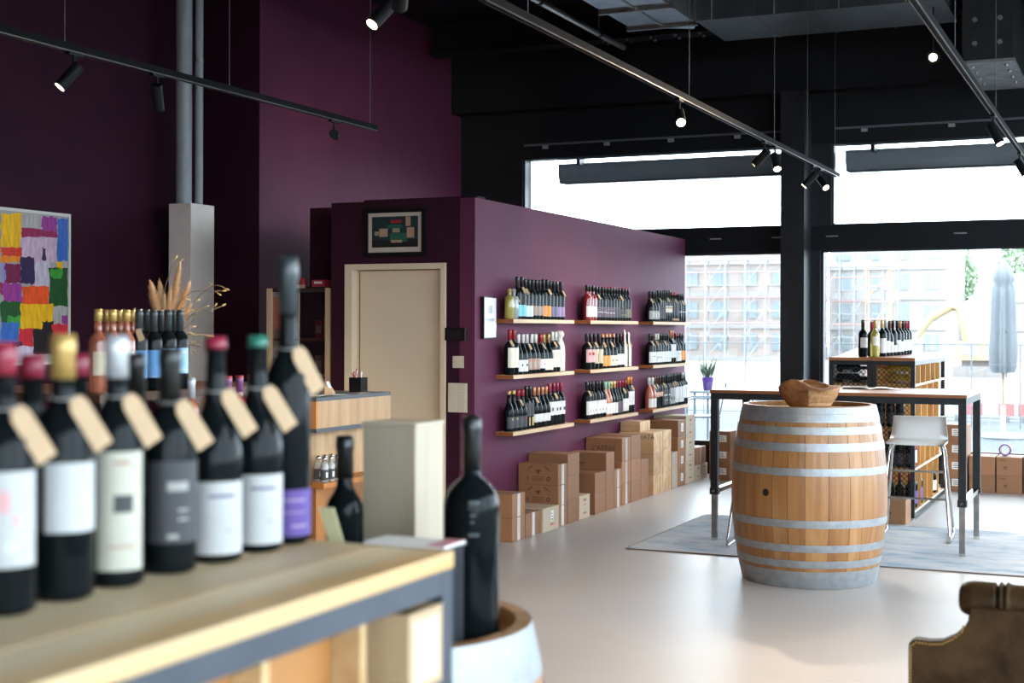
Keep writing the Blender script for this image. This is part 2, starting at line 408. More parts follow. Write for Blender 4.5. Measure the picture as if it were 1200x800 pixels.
# steel beam end with bolts, upper right
b = thing('steel_beam', 'dark bolted steel beam end coming down from the ceiling at upper right', 'beam', (-1.20, 12.3, 3.75))
G().box(-.20, .20, .02, 1.45, .0, CEIL - 3.751).build('web', M_DARKSTEEL, b)
G().box(-.20, .22, .0, 1.45, -.025, -.001).build('bottom_plate', mat('bare_plate', (.22, .22, .22), .5, metal=.6, var=.3, vscale=9), b)
bolt = G().tube((0, 0, 0), (0, -.022, 0), .022, 8, smooth=False).mesh('bolt', M_STEEL)
for i in range(2):
    for k in range(2): place('bolt', bolt, b, (-.10 + i * .20, .02, .14 + k * .20))
bolt2 = G().tube((0, 0, 0), (0, 0, -.016), .016, 8, smooth=False).mesh('bolt', M_STEEL)
for i in range(2):
    for k in range(4): place('bolt', bolt2, b, (-.13 + i * .27, .15 + k * .30, -.025))
# long dark bolted beam across, with bolt heads
b3 = thing('steel_beam', 'long black bolted steel beam running across below the ceiling', 'beam', (-3.2, 13.30, 4.38))
G().box(-3.7, 3.9, -.12, .12, 0, .02).build('bottom_flange', M_BLACK, b3)
G().box(-3.7, 3.9, -.01, .01, .0205, CEIL - 4.381).build('web', M_BLACK, b3)
for k in range(16):
    for s in (-1, 1): place('bolt', bolt2, b3, (-1.75 + k * .25, s * .07, 0))
# silver conduit pipe along the ceiling
cp = thing('ceiling_pipe', 'thin pale silver pipe slanting back below the black ceiling', 'pipe', (-4.74, 10.2, 4.3))
G().tube((0, -3, 0), (0, 3.05, 0), .028, 14).build('pipe_shaft', mat('conduit_zinc', (.50, .46, .42), .3, metal=.9), cp)
for y in (-1.2, .9, 2.35):
    G().tube((0, y - .02, 0), (0, y + .02, 0), .036, 14).build('clamp', M_DARKSTEEL, cp)
    G().tube((0, y, .036), (0, y, CEIL - 4.3), .005, 6).build('hanger_rod', M_STEEL, cp)

# ------------------------------------------------------------------ lighting tracks with spot heads
TZ = 2.9
M_SPOT = mat('spot_black', (.008, .008, .009), .5, spec=.2)
M_GLOW = mat('spot_lens', (1, .9, .7), .4, emit=(1, .74, .42), estr=28)
M_LENSOFF = mat('spot_lens_dim', (.35, .3, .22), .3)
def track(label, x, y0, y1, wires, z=TZ):
    t = thing('lighting_track', label, 'light track', (x, y0, z), group='hanging lighting tracks')
    L = y1 - y0
    G().box(-.017, .017, 0, L, 0, .035).build('rail', mat('track_black', (.010, .010, .011), .6, spec=.03), t)
    for s in (-1, 1): G().box(s * .0145 - .002, s * .0145 + .002, .0, L, -.006, -.0005).build('conductor_lip', mat('track_lip', (.13, .12, .11), .35, metal=1), t)
    for i, wy in enumerate(wires): G().tube((0, wy - y0, .0355), (0, wy - y0, CEIL - z), .0022, 5).build('suspension_wire', mat('wire_grey', (.12, .12, .12), .4, metal=.8), t)
    return t
def spot(label, x, y, aim, energy=40, z=TZ, lit=True, size=1.0, beam=76):
    t = thing('spotlight', label, 'spotlight', (x, y, z), group='spotlights on the tracks')
    G().box(-.014, .014, -.05, .05, -.022, -.0065).build('adapter', M_SPOT, t)
    G().tube((0, 0, -.022), (0, 0, -.07), .008, 8).build('stem', M_SPOT, t)
    dv = Vector(aim).normalized(); c = Vector((0, 0, -.10)) + dv * .035
    hd = G(); p = c - dv * .075; q = c + dv * .075
    hd.tube(p, q, .031 * size, 20)
    head = hd.build('spot_head', M_SPOT, t)
    G().tube(q + dv * .0005, q + dv * .002, .026 * size, 18).build('lens', M_GLOW if lit else M_LENSOFF, head)
    if lit:
        l = bpy.data.lights.new('spot_lamp', 'SPOT'); l.energy = energy * 3.0; l.color = (1, .80, .58); l.spot_size = math.radians(beam); l.spot_blend = 1.0; l.shadow_soft_size = .025
        o = bpy.data.objects.new('spot_lamp', l); COL.objects.link(o); o.parent = t
        o.location = q + dv * .02; o.rotation_euler = dv.to_track_quat('-Z', 'Y').to_euler()
    return t
track('black lighting track hanging in front of the shaded purple wall at upper left', -4.97, 4.2, 8.70, (5.55, 6.95, 8.62))
spot('lit spotlight at the left end of the upper-left track', -4.97, 5.62, (-.55, -.62, -1.0), 110)
spot('dark spotlight in the middle of the upper-left track', -4.97, 6.28, (-.3, .55, -1.0), 90)
spot('dark spotlight at the right end of the upper-left track', -4.97, 8.14, (-.5, 1.0, .07), 55, beam=42)
track('lighting track hanging from the ceiling near the camera, above the frame', -3.05, 2.2, 5.5, (2.6, 5.45), 2.98)
spot('spotlight cut off by the top edge of the picture', -3.03, 5.40, (-.35, -.60, -.75), 60, 3.0)
spot('unseen spotlight aimed at the counter, above the frame', -3.05, 3.2, (.60, -.55, -.8), 14, 2.98)  # added out of view to light the counter
track('long lighting track running from top centre to the pillar', -2.575, 4.0, 13.05, (5.9, 8.4, 10.6, 11.75, 12.9))
spot('glowing spotlight shining from the middle of the long centre track', -2.575, 8.20, (.32, -.72, -.55), 55)
spot('dark spotlight tilted left in front of the left upper window', -2.575, 10.30, (-.95, .25, -.85), 25)
spot('small lit spotlight tilted right in front of the left upper window', -2.575, 10.62, (.35, -.62, -.9), 55)
spot('dark spotlight tilted left in front of the pillar', -2.575, 11.98, (-.85, -.1, -.9), 25)
spot('small lit spotlight tilted right beside the pillar', -2.575, 12.28, (.55, -.5, -.7), 45)
spot('unseen spotlight aimed at the wall shelves, on the near part of the centre track', -2.575, 4.7, (-.6, .9, -.8), 60)  # added out of view to light the shelf wall
track('lighting track running down the upper right corner', -.90, 4.0, 12.6, (5.2, 7.6, 9.8, 12.3))
spot('black spotlight hanging from the right track before the right window', -.90, 9.62, (.45, -.2, -.9), 50)
spot('black spotlight at the right edge of the picture', -.90, 11.75, (.5, -.3, -.9), 50)
spot('unseen spotlight aimed at the tasting table, on the near part of the right track', -.90, 4.7, (-.3, .6, -.9), 60)  # added out of view to light the table area
# single glowing ceiling spot
t = thing('ceiling_spot', 'round glowing ceiling spot hanging beside the steel beam', 'spotlight', (-1.62, 12.2, 3.78))
G().tube((0, 0, .0), (0, 0, CEIL - 3.78), .007, 8).build('stem', M_SPOT, t)
dv = Vector((1.4, -12, -2.3)).normalized()
hd = G().tube(-dv * .09, dv * .05, .055, 22).build('spot_head', M_SPOT, t)
G().tube(dv * .0505, dv * .053, .032, 20).build('lens', M_GLOW, hd)
l = bpy.data.lights.new('spot_lamp', 'SPOT'); l.energy = 150; l.color = (1, .80, .58); l.spot_size = math.radians(70); l.spot_blend = .6; l.shadow_soft_size = .03
o = bpy.data.objects.new('spot_lamp', l); COL.objects.link(o); o.parent = t; o.location = dv * .07; o.rotation_euler = dv.to_track_quat('-Z', 'Y').to_euler()

# ------------------------------------------------------------------ bottle library
GL = {
    'dark': mat('dark_bottle_glass', (.006, .008, .009), .07, spec=.14),
    'green': mat('green_bottle_glass', (.010, .016, .010), .07, spec=.14),
    'rose': mat('rose_wine_glass', (.62, .20, .11), .06, trans=.55, coat=.4),
    'redrose': mat('dark_rose_glass', (.20, .012, .018), .07, coat=.4),
    'copper': mat('copper_rose_glass', (.42, .13, .07), .07, coat=.4),
    'white': mat('white_wine_glass', (.50, .42, .10), .06, trans=.35, coat=.4),
    'clear': mat('clear_bottle_glass', (.75, .76, .72), .05, trans=.6, coat=.4),
    'gold': mat('golden_wine_glass', (.62, .36, .03), .08, trans=.3, coat=.4),
}
CAPC = {'black': (.012, .013, .013), 'red': (.32, .012, .022), 'crimson': (.28, .018, .045), 'white': (.72, .71, .68), 'gold': (.52, .33, .10),
        'copper': (.58, .25, .13), 'orange': (.70, .25, .04), 'green': (.03, .17, .12), 'mint': (.30, .55, .38), 'yellow': (.66, .52, .20),
        'silver': (.55, .57, .6), 'brown': (.09, .03, .025), 'cream': (.62, .55, .47), 'violet': (.20, .06, .16), 'teal': (.035, .045, .048), 'cork': (.55, .36, .19)}
LABC = {'turquoise': (.22, .58, .62), 'pale blue': (.60, .72, .78), 'taupe': (.33, .25, .20), 'orange': (.80, .30, .06), 'slate': (.13, .13, .22), 'lilac': (.30, .22, .38),
        'white': (.70, .69, .67), 'cream': (.76, .68, .54), 'pink': (.66, .36, .36), 'charcoal': (.05, .05, .055), 'plum': (.10, .07, .10), 'brown': (.40, .24, .17),
        'grey': (.36, .35, .33), 'beige': (.58, .48, .34), 'blue': (.12, .30, .55), 'sky blue': (.35, .58, .78), 'purple': (.11, .06, .27), 'gold': (.60, .42, .16), 'olive': (.16, .14, .10)}
def capm(c): return mat('capsule_' + c, CAPC[c], .32 if c != 'cork' else .7, metal=.35 if c in ('gold', 'silver', 'copper', 'orange', 'yellow') else 0, coat=.2)
def labm(c): return mat('label_' + c.replace(' ', '_'), LABC[c], .55, var=.05, vscale=30)

def profile(kind, h, r):
    n = .0128 if h < .36 or kind == 'slim' else .0150
    if kind == 'bordeaux':
        return [(0, .012), (r * .80, 0), (r * .97, .004), (r, .012), (r, .60 * h), (r * .965, .635 * h), (r * .83, .672 * h), (r * .60, .705 * h), (n * 1.12, .735 * h), (n, .77 * h), (n * .95, .925 * h), (n * 1.12, .932 * h), (n * 1.12, .962 * h), (n, .968 * h), (n, .995 * h), (0, .996 * h)]
    if kind == 'burgundy':
        return [(0, .012), (r * .80, 0), (r * .97, .004), (r, .012), (r, .44 * h), (r * .97, .50 * h), (r * .86, .56 * h), (r * .68, .62 * h), (r * .50, .68 * h), (n * 1.2, .74 * h), (n * 1.02, .82 * h), (n * .95, .925 * h), (n * 1.12, .932 * h), (n * 1.12, .962 * h), (n, .968 * h), (n, .995 * h), (0, .996 * h)]
    if kind == 'slim':      # tall, narrow body, high shoulder, long neck
        return [(0, .012), (r * .80, 0), (r * .97, .004), (r, .012), (r, .54 * h), (r * .95, .58 * h), (r * .78, .615 * h), (n * 1.35, .655 * h), (n * 1.06, .70 * h), (n, .93 * h), (n * 1.12, .937 * h), (n * 1.12, .962 * h), (n, .968 * h), (n, .995 * h), (0, .996 * h)]
    if kind == 'square':    # short, broad-shouldered
        return [(0, .01), (r * .85, 0), (r, .008), (r, .70 * h), (r * .9, .735 * h), (n * 1.3, .765 * h), (n * 1.1, .80 * h), (n * 1.1, .95 * h), (n * 1.25, .955 * h), (n * 1.25, .995 * h), (0, .996 * h)]
def tag_parts(parent, h, r, az, length=.046, width=.022, roll=.4, zt=.76, hang='KRAFT'):
    """kraft price tag leaning on the shoulder at azimuth az, with its string loop"""
    n = .0165
    def mk():
        g = G()
        L, W = length, width
        poly = [(-W / 2, -L), (W / 2, -L), (W / 2, -L * .16), (W * .28, 0), (-W * .28, 0), (-W / 2, -L * .16)]
        poly = [(u * math.cos(roll) - v * math.sin(roll), u * math.sin(roll) + v * math.cos(roll)) for u, v in poly]
        vs = []
        for off in (.0, .0012):
            for u, v in poly:
                rr = n + .003 + (r * 1.0 - n + .004) * min(1, max(0, -v / (.20 * h))) + off
                vs.append((rr, u, v))
        k = len(poly)
        g.add(vs, [tuple(range(k - 1, -1, -1)), tuple(range(k, 2 * k))] + [(i, (i + 1) % k, k + (i + 1) % k, k + i) for i in range(k)])
        return g.mesh('price_tag', M_KRAFT)
    o = place('price_tag', shared(('tag', h, r, length, width, roll), mk), parent, (0, 0, zt * h), 0, az)
    def mk2():
        g = G(); pts = [(math.cos(a) * (n + .0012), math.sin(a) * (n + .0012), .002 * math.sin(a * 2)) for a in [2 * PI * i / 16 for i in range(17)]]
        g.path(pts, .0008, 4); return g.mesh('string', M_STRING)
    s = place('string', shared(('string', h), mk2), o, (0, 0, 0))
    return o
def bottle_parts(t, kind='bordeaux', h=.30, r=.037, glass='dark', cap='black', label='white', lz=(.14, .46), az=0., half=1.15,
                 capfrac=.78, tagaz=None, seg=18, cap2=None, extra=None, tagargs={}, labmat=None):
    n = .0128 if h < .36 or kind == 'slim' else .0150
    place('glass_body', shared(('body', kind, h, r, seg, glass), lambda: G().lathe(profile(kind, h, r), seg).mesh('glass_body', GL[glass])), t)
    if cap:
        def mkc():
            c = capfrac * h; pr = [(n * .5, c), (n * 1.16, c), (n * 1.10, .918 * h), (n * 1.19, .93 * h), (n * 1.19, .965 * h), (n * 1.12, .971 * h), (n * 1.12, h), (0, h + .0005)]
            return G().lathe([p for p in pr if p[1] >= c - 1e-6], max(12, seg - 4)).mesh('capsule', capm(cap))
        c = place('capsule', shared(('cap', h, cap, capfrac, seg), mkc), t)
        if cap2:
            place('cap_top', shared(('cap2', h, cap2), lambda: G().lathe([(n * 1.2, .975 * h), (n * 1.2, 1.004 * h), (0, 1.005 * h)], 12).mesh('cap_top', capm(cap2))), c)
    lb = None
    if label:
        def mkl():
            rr = r * 1.008
            return G().lathe([(rr, lz[0] * h), (rr, lz[1] * h)], 12, -half, half).mesh('paper_label', labmat or labm(label))
        lb = place('paper_label', shared(('lab', h, r, label, lz, half), mkl), t, (0, 0, 0), 0, az)
        if extra:   # a printed mark on the label: (colour, z0, z1, halfwidth angle, centre angle)
            for (c, z0, z1, hw, ca_) in extra:
                def mke():
                    rr = r * 1.014
                    return G().lathe([(rr, z0 * h), (rr, z1 * h)], 6, ca_ - hw, ca_ + hw).mesh('print', mat('print_' + c, LABC.get(c) or CAPC[c], .6))
                place('print', shared(('prt', h, r, c, z0, z1, hw, ca_), mke), lb)
    if tagaz is not None: tag_parts(t, h, r, tagaz, **tagargs)
    return t

# ------------------------------------------------------------------ wall shelves with bottles
BAYS = [(9.44, 10.65), (11.02, 12.24), (12.67, 13.86)]
ROWZ = [1.568, 1.155, .736]
VN = ['top', 'middle', 'bottom']; HN = ['left', 'centre', 'right']
for i, z in enumerate(ROWZ):
    for j, (y0, y1) in enumerate(BAYS):
        s = thing('wall_shelf', 'pale oak wall shelf, %s row, %s column on the purple wall' % (VN[i], HN[j]), 'shelf', (SW + .001, y0, z - .028), group='shelves on the purple wall')
        G().box(0, .142, 0, y1 - y0, 0, .028).build('board', M_OAKH, s)
        G().box(.002, .140, -.0015, -.0002, .001, .027).build('board_end', M_SHELFEND, s)

# each run: (count, kind, h, r, glass, capsule, cap top, label, label zone, first tag?, prints, capsule start)
B, U, SL, SQ = 'bordeaux', 'burgundy', 'slim', 'square'
STD = (.12, .45)
RUNS = {
 (0, 0): [(1, SQ, .225, .035, 'white', 'cork', None, None, STD, None, None, .93), (1, SQ, .225, .035, 'clear', 'cork', None, None, STD, 0, None, .93),
          (2, B, .318, .034, 'dark', 'black', None, 'turquoise', (.07, .34), 1, None, .74), (2, B, .305, .034, 'dark', 'black', None, 'pale blue', (.07, .34), 0, None, .74),
          (3, B, .305, .034, 'dark', 'black', None, 'taupe', (.10, .34), None, None, .74), (2, B, .315, .034, 'dark', 'black', None, 'orange', (.08, .34), 1, None, .74),
          (2, B, .305, .034, 'dark', 'black', None, 'slate', (.08, .34), None, None, .74), (2, B, .305, .034, 'dark', 'black', None, 'lilac', (.08, .34), 1, None, .74)],
 (0, 1): [(3, B, .30, .035, 'redrose', 'black', 'violet', 'white', (.10, .40), 0, None, .82), (3, B, .295, .034, 'dark', 'black', 'violet', 'plum', (.10, .40), 0, [('white', .24, .255, .5, 0)], .82),
          (3, B, .295, .034, 'dark', 'black', 'red', 'plum', (.10, .40), None, [('white', .22, .235, .5, 0)], .82), (2, B, .295, .034, 'dark', 'black', 'violet', 'charcoal', (.10, .40), None, None, .82),
          (2, B, .295, .034, 'dark', 'black', 'red', 'charcoal', (.10, .36), 0, [('gold', .18, .19, .5, 0)], .82), (2, B, .295, .034, 'dark', 'black', 'red', 'olive', (.10, .36), None, None, .82)],
 (0, 2): [(3, U, .285, .039, 'dark', 'black', None, 'grey', (.08, .36), 0, [('white', .14, .30, .25, .2)], .76), (3, B, .30, .034, 'dark', 'black', None, 'charcoal', (.10, .50), 0, None, .74),
          (3, B, .310, .034, 'dark', 'black', None, 'cream', (.30, .50), 1, [('brown', .42, .47, .6, 0)], .74), (3, B, .295, .034, 'dark', 'red', None, 'brown', (.05, .12), 1, None, .90),
          (3, B, .285, .034, 'dark', 'black', None, 'grey', (.34, .37), 1, None, .76)],
 (1, 0): [(2, B, .335, .037, 'dark', 'red', None, 'cream', (.16, .60), 0, [('yellow', .22, .27, .18, .2)], .78), (2, U, .300, .038, 'dark', 'white', None, 'white', (.07, .36), None, [('charcoal', .20, .26, .3, .1)], .78),
          (3, U, .300, .038, 'dark', 'white', None, 'brown', (.10, .38), 0, [('grey', .16, .30, .35, 0)], .78), (1, U, .300, .038, 'dark', 'red', None, 'white', (.12, .36), 0, [('red', .22, .26, .2, .1)], .78),
          (2, U, .300, .038, 'dark', 'gold', None, 'cream', (.07, .36), None, None, .78), (2, B, .318, .036, 'dark', 'white', None, 'cream', (.12, .55), 0, None, .78), ('wrapped', 1, .325)],
 (1, 1): [(2, B, .300, .038, 'dark', 'black', None, 'pink', (.20, .56), 0, [('red', .40, .48, .3, -.3)], .74), (2, B, .300, .038, 'dark', 'black', None, 'beige', (.16, .56), 0, [('olive', .2, .45, .2, .2)], .74),
          (2, U, .298, .037, 'dark', 'copper', None, 'orange', (.07, .37), 0, None, .90), (2, U, .298, .037, 'dark', 'copper', None, 'cream', (.07, .37), 0, [('red', .2, .25, .25, 0)], .90),
          (2, B, .300, .037, 'dark', 'black', None, 'white', (.08, .40), None, None, .74), ('halfwrapped', 'red', .300), ('halfwrapped', 'teal', .300)],
 (1, 2): [(2, B, .298, .037, 'dark', 'black', None, 'white', (.08, .42), 0, [('brown', .26, .29, .4, 0)], .80), (2, B, .298, .037, 'dark', 'cream', None, 'white', (.08, .42), 0, [('charcoal', .22, .26, .35, 0)], .80),
          (4, B, .298, .037, 'dark', 'black', None, 'white', (.08, .42), 1, None, .80), (2, B, .330, .037, 'dark', 'copper', None, 'white', (.18, .58), 0, None, .78),
          (2, U, .300, .037, 'dark', 'red', None, 'white', (.08, .42), None, [('grey', .30, .34, .3, 0)], .90), (2, B, .300, .037, 'dark', 'black', None, 'orange', (.10, .42), None, None, .80)],
 (2, 0): [(2, U, .302, .038, 'dark', 'gold', None, 'charcoal', (.08, .36), None, [('gold', .28, .33, .15, 0)], .90), (2, U, .302, .038, 'dark', 'red', None, 'charcoal', (.08, .36), 0, [('red', .28, .33, .15, 0)], .84),
          (2, B, .325, .036, 'dark', 'black', None, 'charcoal', (.30, .60), None, [('gold', .08, .28, .3, 0)], .74), (4, U, .310, .038, 'dark', 'copper', None, 'white', (.14, .34), 0, [('brown', .14, .17, .2, 0)], .80),
          (4, B, .330, .037, 'dark', 'crimson', None, 'white', (.24, .56), 1, [('charcoal', .34, .42, .4, .1)], .80)],
 (2, 1): [(6, B, .315, .0365, 'dark', 'black', None, 'white', (.12, .48), 0, [('red', .20, .26, .15, .1)], .74), (2, U, .300, .036, 'copper', 'mint', None, 'white', (.07, .38), None, None, .80),
          (2, U, .300, .036, 'dark', 'yellow', None, 'white', (.07, .38), None, None, .80), (2, U, .300, .036, 'dark', 'crimson', None, 'plum', (.06, .40), None, None, .80),
          (2, B, .300, .036, 'dark', 'crimson', None, 'white', (.08, .45), 0, None, .80), (2, B, .325, .037, 'dark', 'orange', None, 'white', (.22, .60), 1, None, .80)],
 (2, 2): [(2, U, .300, .039, 'copper', 'white', None, 'white', (.06, .34), 1, None, .78), (3, B, .312, .036, 'dark', 'brown', None, 'copper', (.36, .50), 0, [('plum', .38, .40, .4, 0)], .74),
          (3, B, .312, .036, 'dark', 'black', None, 'charcoal', (.08, .55), 0, [('white', .2, .24, .3, .2), ('white', .36, .40, .3, -.2)], .74), (2, B, .312, .036, 'dark', 'black', None, 'grey', (.08, .58), 1, [('charcoal', .2, .3, .4, 0)], .74),
          (4, B, .320, .036, 'dark', 'black', None, 'white', (.10, .58), 0, None, .74), (2, B, .325, .036, 'dark', 'silver', None, 'white', (.20, .60), 1, None, .80)],
}
LABC['copper'] = (.72, .40, .28)
M_WRAP = mat('tissue_paper', (.74, .70, .63), .8, bump=.9, bscale=28)
GN = {'dark': 'dark', 'redrose': 'dark rosé', 'copper': 'rosé', 'white': 'yellow', 'clear': 'clear', 'rose': 'rosé', 'green': 'green'}
for (i, j), runs in RUNS.items():
    y0, y1 = BAYS[j]; z = ROWZ[i]
    flat = []
    for run in runs:
        if isinstance(run[0], str): flat += [(run, k) for k in range(1)]
        else: flat += [(run, k) for k in range(run[0])]
    widths = [.088 if r_[0] == 'wrapped' else .076 if isinstance(r_[0], str) else r_[3] * 2 for r_, k in flat]
    room = (y1 - y0) - (.012 + .13, .012 + .11, .012 + .07)[j]
    gap = .002; total = sum(widths) + gap * (len(flat) - 1)
    rs = min(1.08, max(1.0, (room - gap * (len(flat) - 1)) / sum(widths)))       # bottle girth
    widths = [w_ * rs for w_ in widths]
    gap = max(.002, (room - sum(widths)) / (len(flat) - 1))
    y = y0 + .012
    where = '%s %s wall shelf' % (VN[i], HN[j])
    for n_, ((run, k), wd) in enumerate(zip(flat, widths)):
        y += wd / 2
        loc = (SW + .088 + random.uniform(-.004, .004), y, z + .0006)
        o_ = ORD[n_]
        grp = 'bottles on the wall shelves'
        if run[0] == 'wrapped':
            t = thing('wrapped_bottle', 'bottle wrapped in white tissue paper, %s from left on %s' % (o_, where), 'bottle', loc, 0, grp)
            r0 = .043
            pr = [(0, 0), (r0, .001), (r0 * 1.03, .02), (r0, .14), (r0 * .98, .19), (r0 * .80, .225), (r0 * .52, .25), (r0 * .50, .27), (r0 * .78, .285), (r0 * .85, .305), (r0 * .5, run[2]), (0, run[2] - .004)]
            g = G().lathe(pr, 20); rr = random.Random(n_ + 3)
            g.v = [(x * (1 + rr.uniform(-.05, .03)), y_ * (1 + rr.uniform(-.05, .03)), z_) for x, y_, z_ in g.v]
            g.build('tissue', M_WRAP, t)
            if k == 0: tag_parts(t, .30, .036, -.3)
        elif run[0] == 'halfwrapped':
            t = thing('wrapped_bottle', 'bottle half wrapped in white paper, %s capsule, %s from left on %s' % (run[1], o_, where.replace('wall ', '')), 'bottle', loc, 0, grp)
            bottle_parts(t, U, run[2], .0365, 'dark', run[1], None, capfrac=.80)
            g = G().lathe([(.0375, .004), (.0378, .15), (.034, .19), (.024, .225), (.021, .26), (.023, .30), (.012, .335 if run[1] == 'red' else .315)], 12, -.9, 1.9)
            g.build('paper_wrap', M_WRAP, t)
            tag_parts(t, .30, .0385, -.4)
        else:
            (cnt, kind, h, r, glass, cap, cap2, label, lz, tg, ex, cf) = run; r = round(r * rs, 5)
            cname = cap2 or cap
            lname = ('%s label' % label) if label else 'no label'
            t = thing('wine_bottle', '%s bottle, %s capsule, %s, %s from left on %s' % (GN[glass], cname, lname, o_, where), 'bottle', loc, random.uniform(-.12, .12), grp)
            bottle_parts(t, kind, h, r, glass, cap, label, lz, -.15, 1.2, cf, (random.choice((-.7, -.35, -.1)) if tg is not None and k == tg else None), 16, cap2, ex)
        y += wd / 2 + gap

# ------------------------------------------------------------------ cartons and wooden cases
def carton(label, x0, x1, y0, y1, z0, z1, kind='card', tape='x', lab=None, print_=None, group='boxes along the purple wall'):
    """box with its faces; tape: 'x' = strip on the room-facing side, 'y' = on the side facing the camera"""
    eps = .0012
    x0 += eps; x1 -= eps; y0 += eps; y1 -= eps; z1 -= eps
    cx, cy = (x0 + x1) / 2, (y0 + y1) / 2; hx, hy, h = (x1 - x0) / 2, (y1 - y0) / 2, z1 - z0
    m = {'card': M_CARD, 'pale': M_CARDP, 'case': M_CASE}[kind]
    t = thing('wooden_case' if kind == 'case' else 'cardboard_box', label, 'case' if kind == 'case' else 'box', (cx, cy, z0 + .0004), random.uniform(-.008, .008) if kind != 'case' else 0, group)
    G().box(-hx, hx, -hy, hy, 0, h).build('body', m, t, bev=.003)
    if kind == 'case':
        G().box(-hx * .985, hx * .985, -hy * .985, hy * .985, h - .0005, h + .0008).build('lid', m, t)
        for s in (-1, 1): G().box(hx + .0002, hx + .0012, s * hy * .45 - .002, s * hy * .45 + .002, .01, h - .01).build('board_joint', M_INK, t) if s > 0 else None
    else:
        if tape == 'x':
            G().box(hx + .0003, hx + .0012, -.024, .024, h * .02, h * .99).build('tape', M_TAPE, t)
            G().box(-hx * .99, hx * .99, -.0012, .0012, h + .0001, h + .0008).build('flap_seam', M_INK, t)
            G().box(hx * .55, hx * .995, -.024, .024, h + .0009, h + .0014).build('tape', M_TAPE, t)
        elif tape == 'y':
            G().box(-.024, .024, -hy - .0012, -hy - .0003, h * .02, h * .99).build('tape', M_TAPE, t)
    if lab:      # shipping label: side, u centre (-1..1), v centre (0..1), size
        for (side, u, v, w_, hh, colr) in lab:
            lm = mat('shipping_label_' + colr, {'white': (.80, .79, .77), 'green': (.35, .62, .15), 'red': (.6, .1, .12)}[colr], .55)
            if side == 'x': q = G().box(hx + .0013, hx + .0019, u * hy - w_ / 2, u * hy + w_ / 2, v * h - hh / 2, v * h + hh / 2)
            else: q = G().box(u * hx - w_ / 2, u * hx + w_ / 2, -hy - .0019, -hy - .0013, v * h - hh / 2, v * h + hh / 2)
            o = q.build('shipping_label', lm, t)
            if colr == 'white':
                for k in range(3):
                    zz = v * h + hh * (.25 - .25 * k)
                    if side == 'x': G().box(hx + .002, hx + .0023, u * hy - w_ * .35, u * hy + w_ * (.1 + .1 * k), zz - .003, zz + .003).build('print', M_INK, o)
                    else: G().box(u * hx - w_ * .35, u * hx + w_ * (.1 + .1 * k), -hy - .0023, -hy - .002, zz - .003, zz + .003).build('print', M_INK, o)
    if print_ == 'emblem':
        g = G(); y = -hy - .0008
        tri = [(-.022, h * .72), (.022, h * .72), (0, h * .50)]
        g.add([(u, y, v) for u, v in tri] + [(u * .4, y - .0003, h * .66 + (v - h * .66) * .4) for u, v in tri], [(2, 1, 0)])
        for s in (-1, 1):
            pts = [(s * (.045 + .011 * k), h * (.88 - .012 * k * k)) for k in range(5)]
            for k in range(4): g.add([(pts[k][0], y, pts[k][1] - .005), (pts[k + 1][0], y, pts[k + 1][1] - .005), (pts[k + 1][0], y, pts[k + 1][1] + .004), (pts[k][0], y, pts[k][1] + .004)], [(0, 1, 2, 3)])
        for k in range(3): g.add([(-.05, y, h * (.38 - .09 * k)), (.045, y, h * (.38 - .09 * k)), (.045, y, h * (.38 - .09 * k) + .004), (-.05, y, h * (.38 - .09 * k) + .004)], [(0, 1, 2, 3)])
        for (cx_, r1) in ((-.085, .010), (.085, .017)):
            n = 14; vs = []
            for k in range(n): a = 2 * PI * k / n; vs += [(cx_ + math.cos(a) * r1, y, h * .30 + math.sin(a) * r1), (cx_ + math.cos(a) * r1 * .5, y, h * .30 + math.sin(a) * r1 * .5)]
            g.add(vs, [(2 * k, 2 * ((k + 1) % n), 2 * ((k + 1) % n) + 1, 2 * k + 1) for k in range(n)])
        g.build('printed_emblem', M_INK, t)
    elif print_ == 'lines':
        g = G(); y = -hy - .0008
        for (u0, u1, v, s) in ((-.7, -.3, .82, .003), (-.45, -.15, .45, .005), (-.42, -.2, .36, .003)):
            g.add([(u0 * hx, y, v * h - s), (u1 * hx, y, v * h - s), (u1 * hx, y, v * h + s), (u0 * hx, y, v * h + s)], [(0, 1, 2, 3)])
        g.build('printed_lines', M_INK, t)
    elif print_ == 'frontlines':
        g = G(); x = hx + .0014
        for (u0, u1, v, s) in ((-.09, .09, .80, .009), (-.06, .06, .60, .004), (-.10, .10, .25, .007)):
            g.add([(x, u0 * hy * 3, v * h - s), (x, u1 * hy * 3, v * h - s), (x, u1 * hy * 3, v * h + s), (x, u0 * hy * 3, v * h + s)], [(0, 1, 2, 3)])
        g.build('printed_mark', mat('brown_ink', (.27, .15, .09), .7), t)
    elif print_ == 'arrow':
        g = G(); y = -hy - .0008; n = 12; vs = []
        for k in range(n + 1): a = PI * k / n; vs += [(.0 + math.cos(a) * .022, y, h * .40 + math.sin(a) * .022), (math.cos(a) * .012, y, h * .40 + math.sin(a) * .012)]
        g.add(vs, [(2 * k, 2 * k + 1, 2 * k + 3, 2 * k + 2) for k in range(n)])
        g.add([(-.03, y, h * .36), (-.008, y, h * .36), (-.02, y, h * .46)], [(0, 1, 2)]); g.add([(-.09, y, h * .78), (.02, y, h * .72), (.02, y, h * .74), (-.09, y, h * .80)], [(0, 1, 2, 3)])
        g.build('printed_arrow', M_INK, t)
    elif print_ and print_.startswith('text:'):
        o = place('printed_text', text_mesh(print_[5:], .062, M_INK), t, (0, -hy - .0008, h * .55)); o.rotation_euler = (PI / 2, 0, 0)
    elif print_ and print_.startswith('up:'):
        o = place('printed_text', text_mesh(print_[3:], .055, M_INK), t, (hx * .30, -hy - .0008, h * .78)); o.rotation_euler = (PI / 2, 0, 0)
    return t

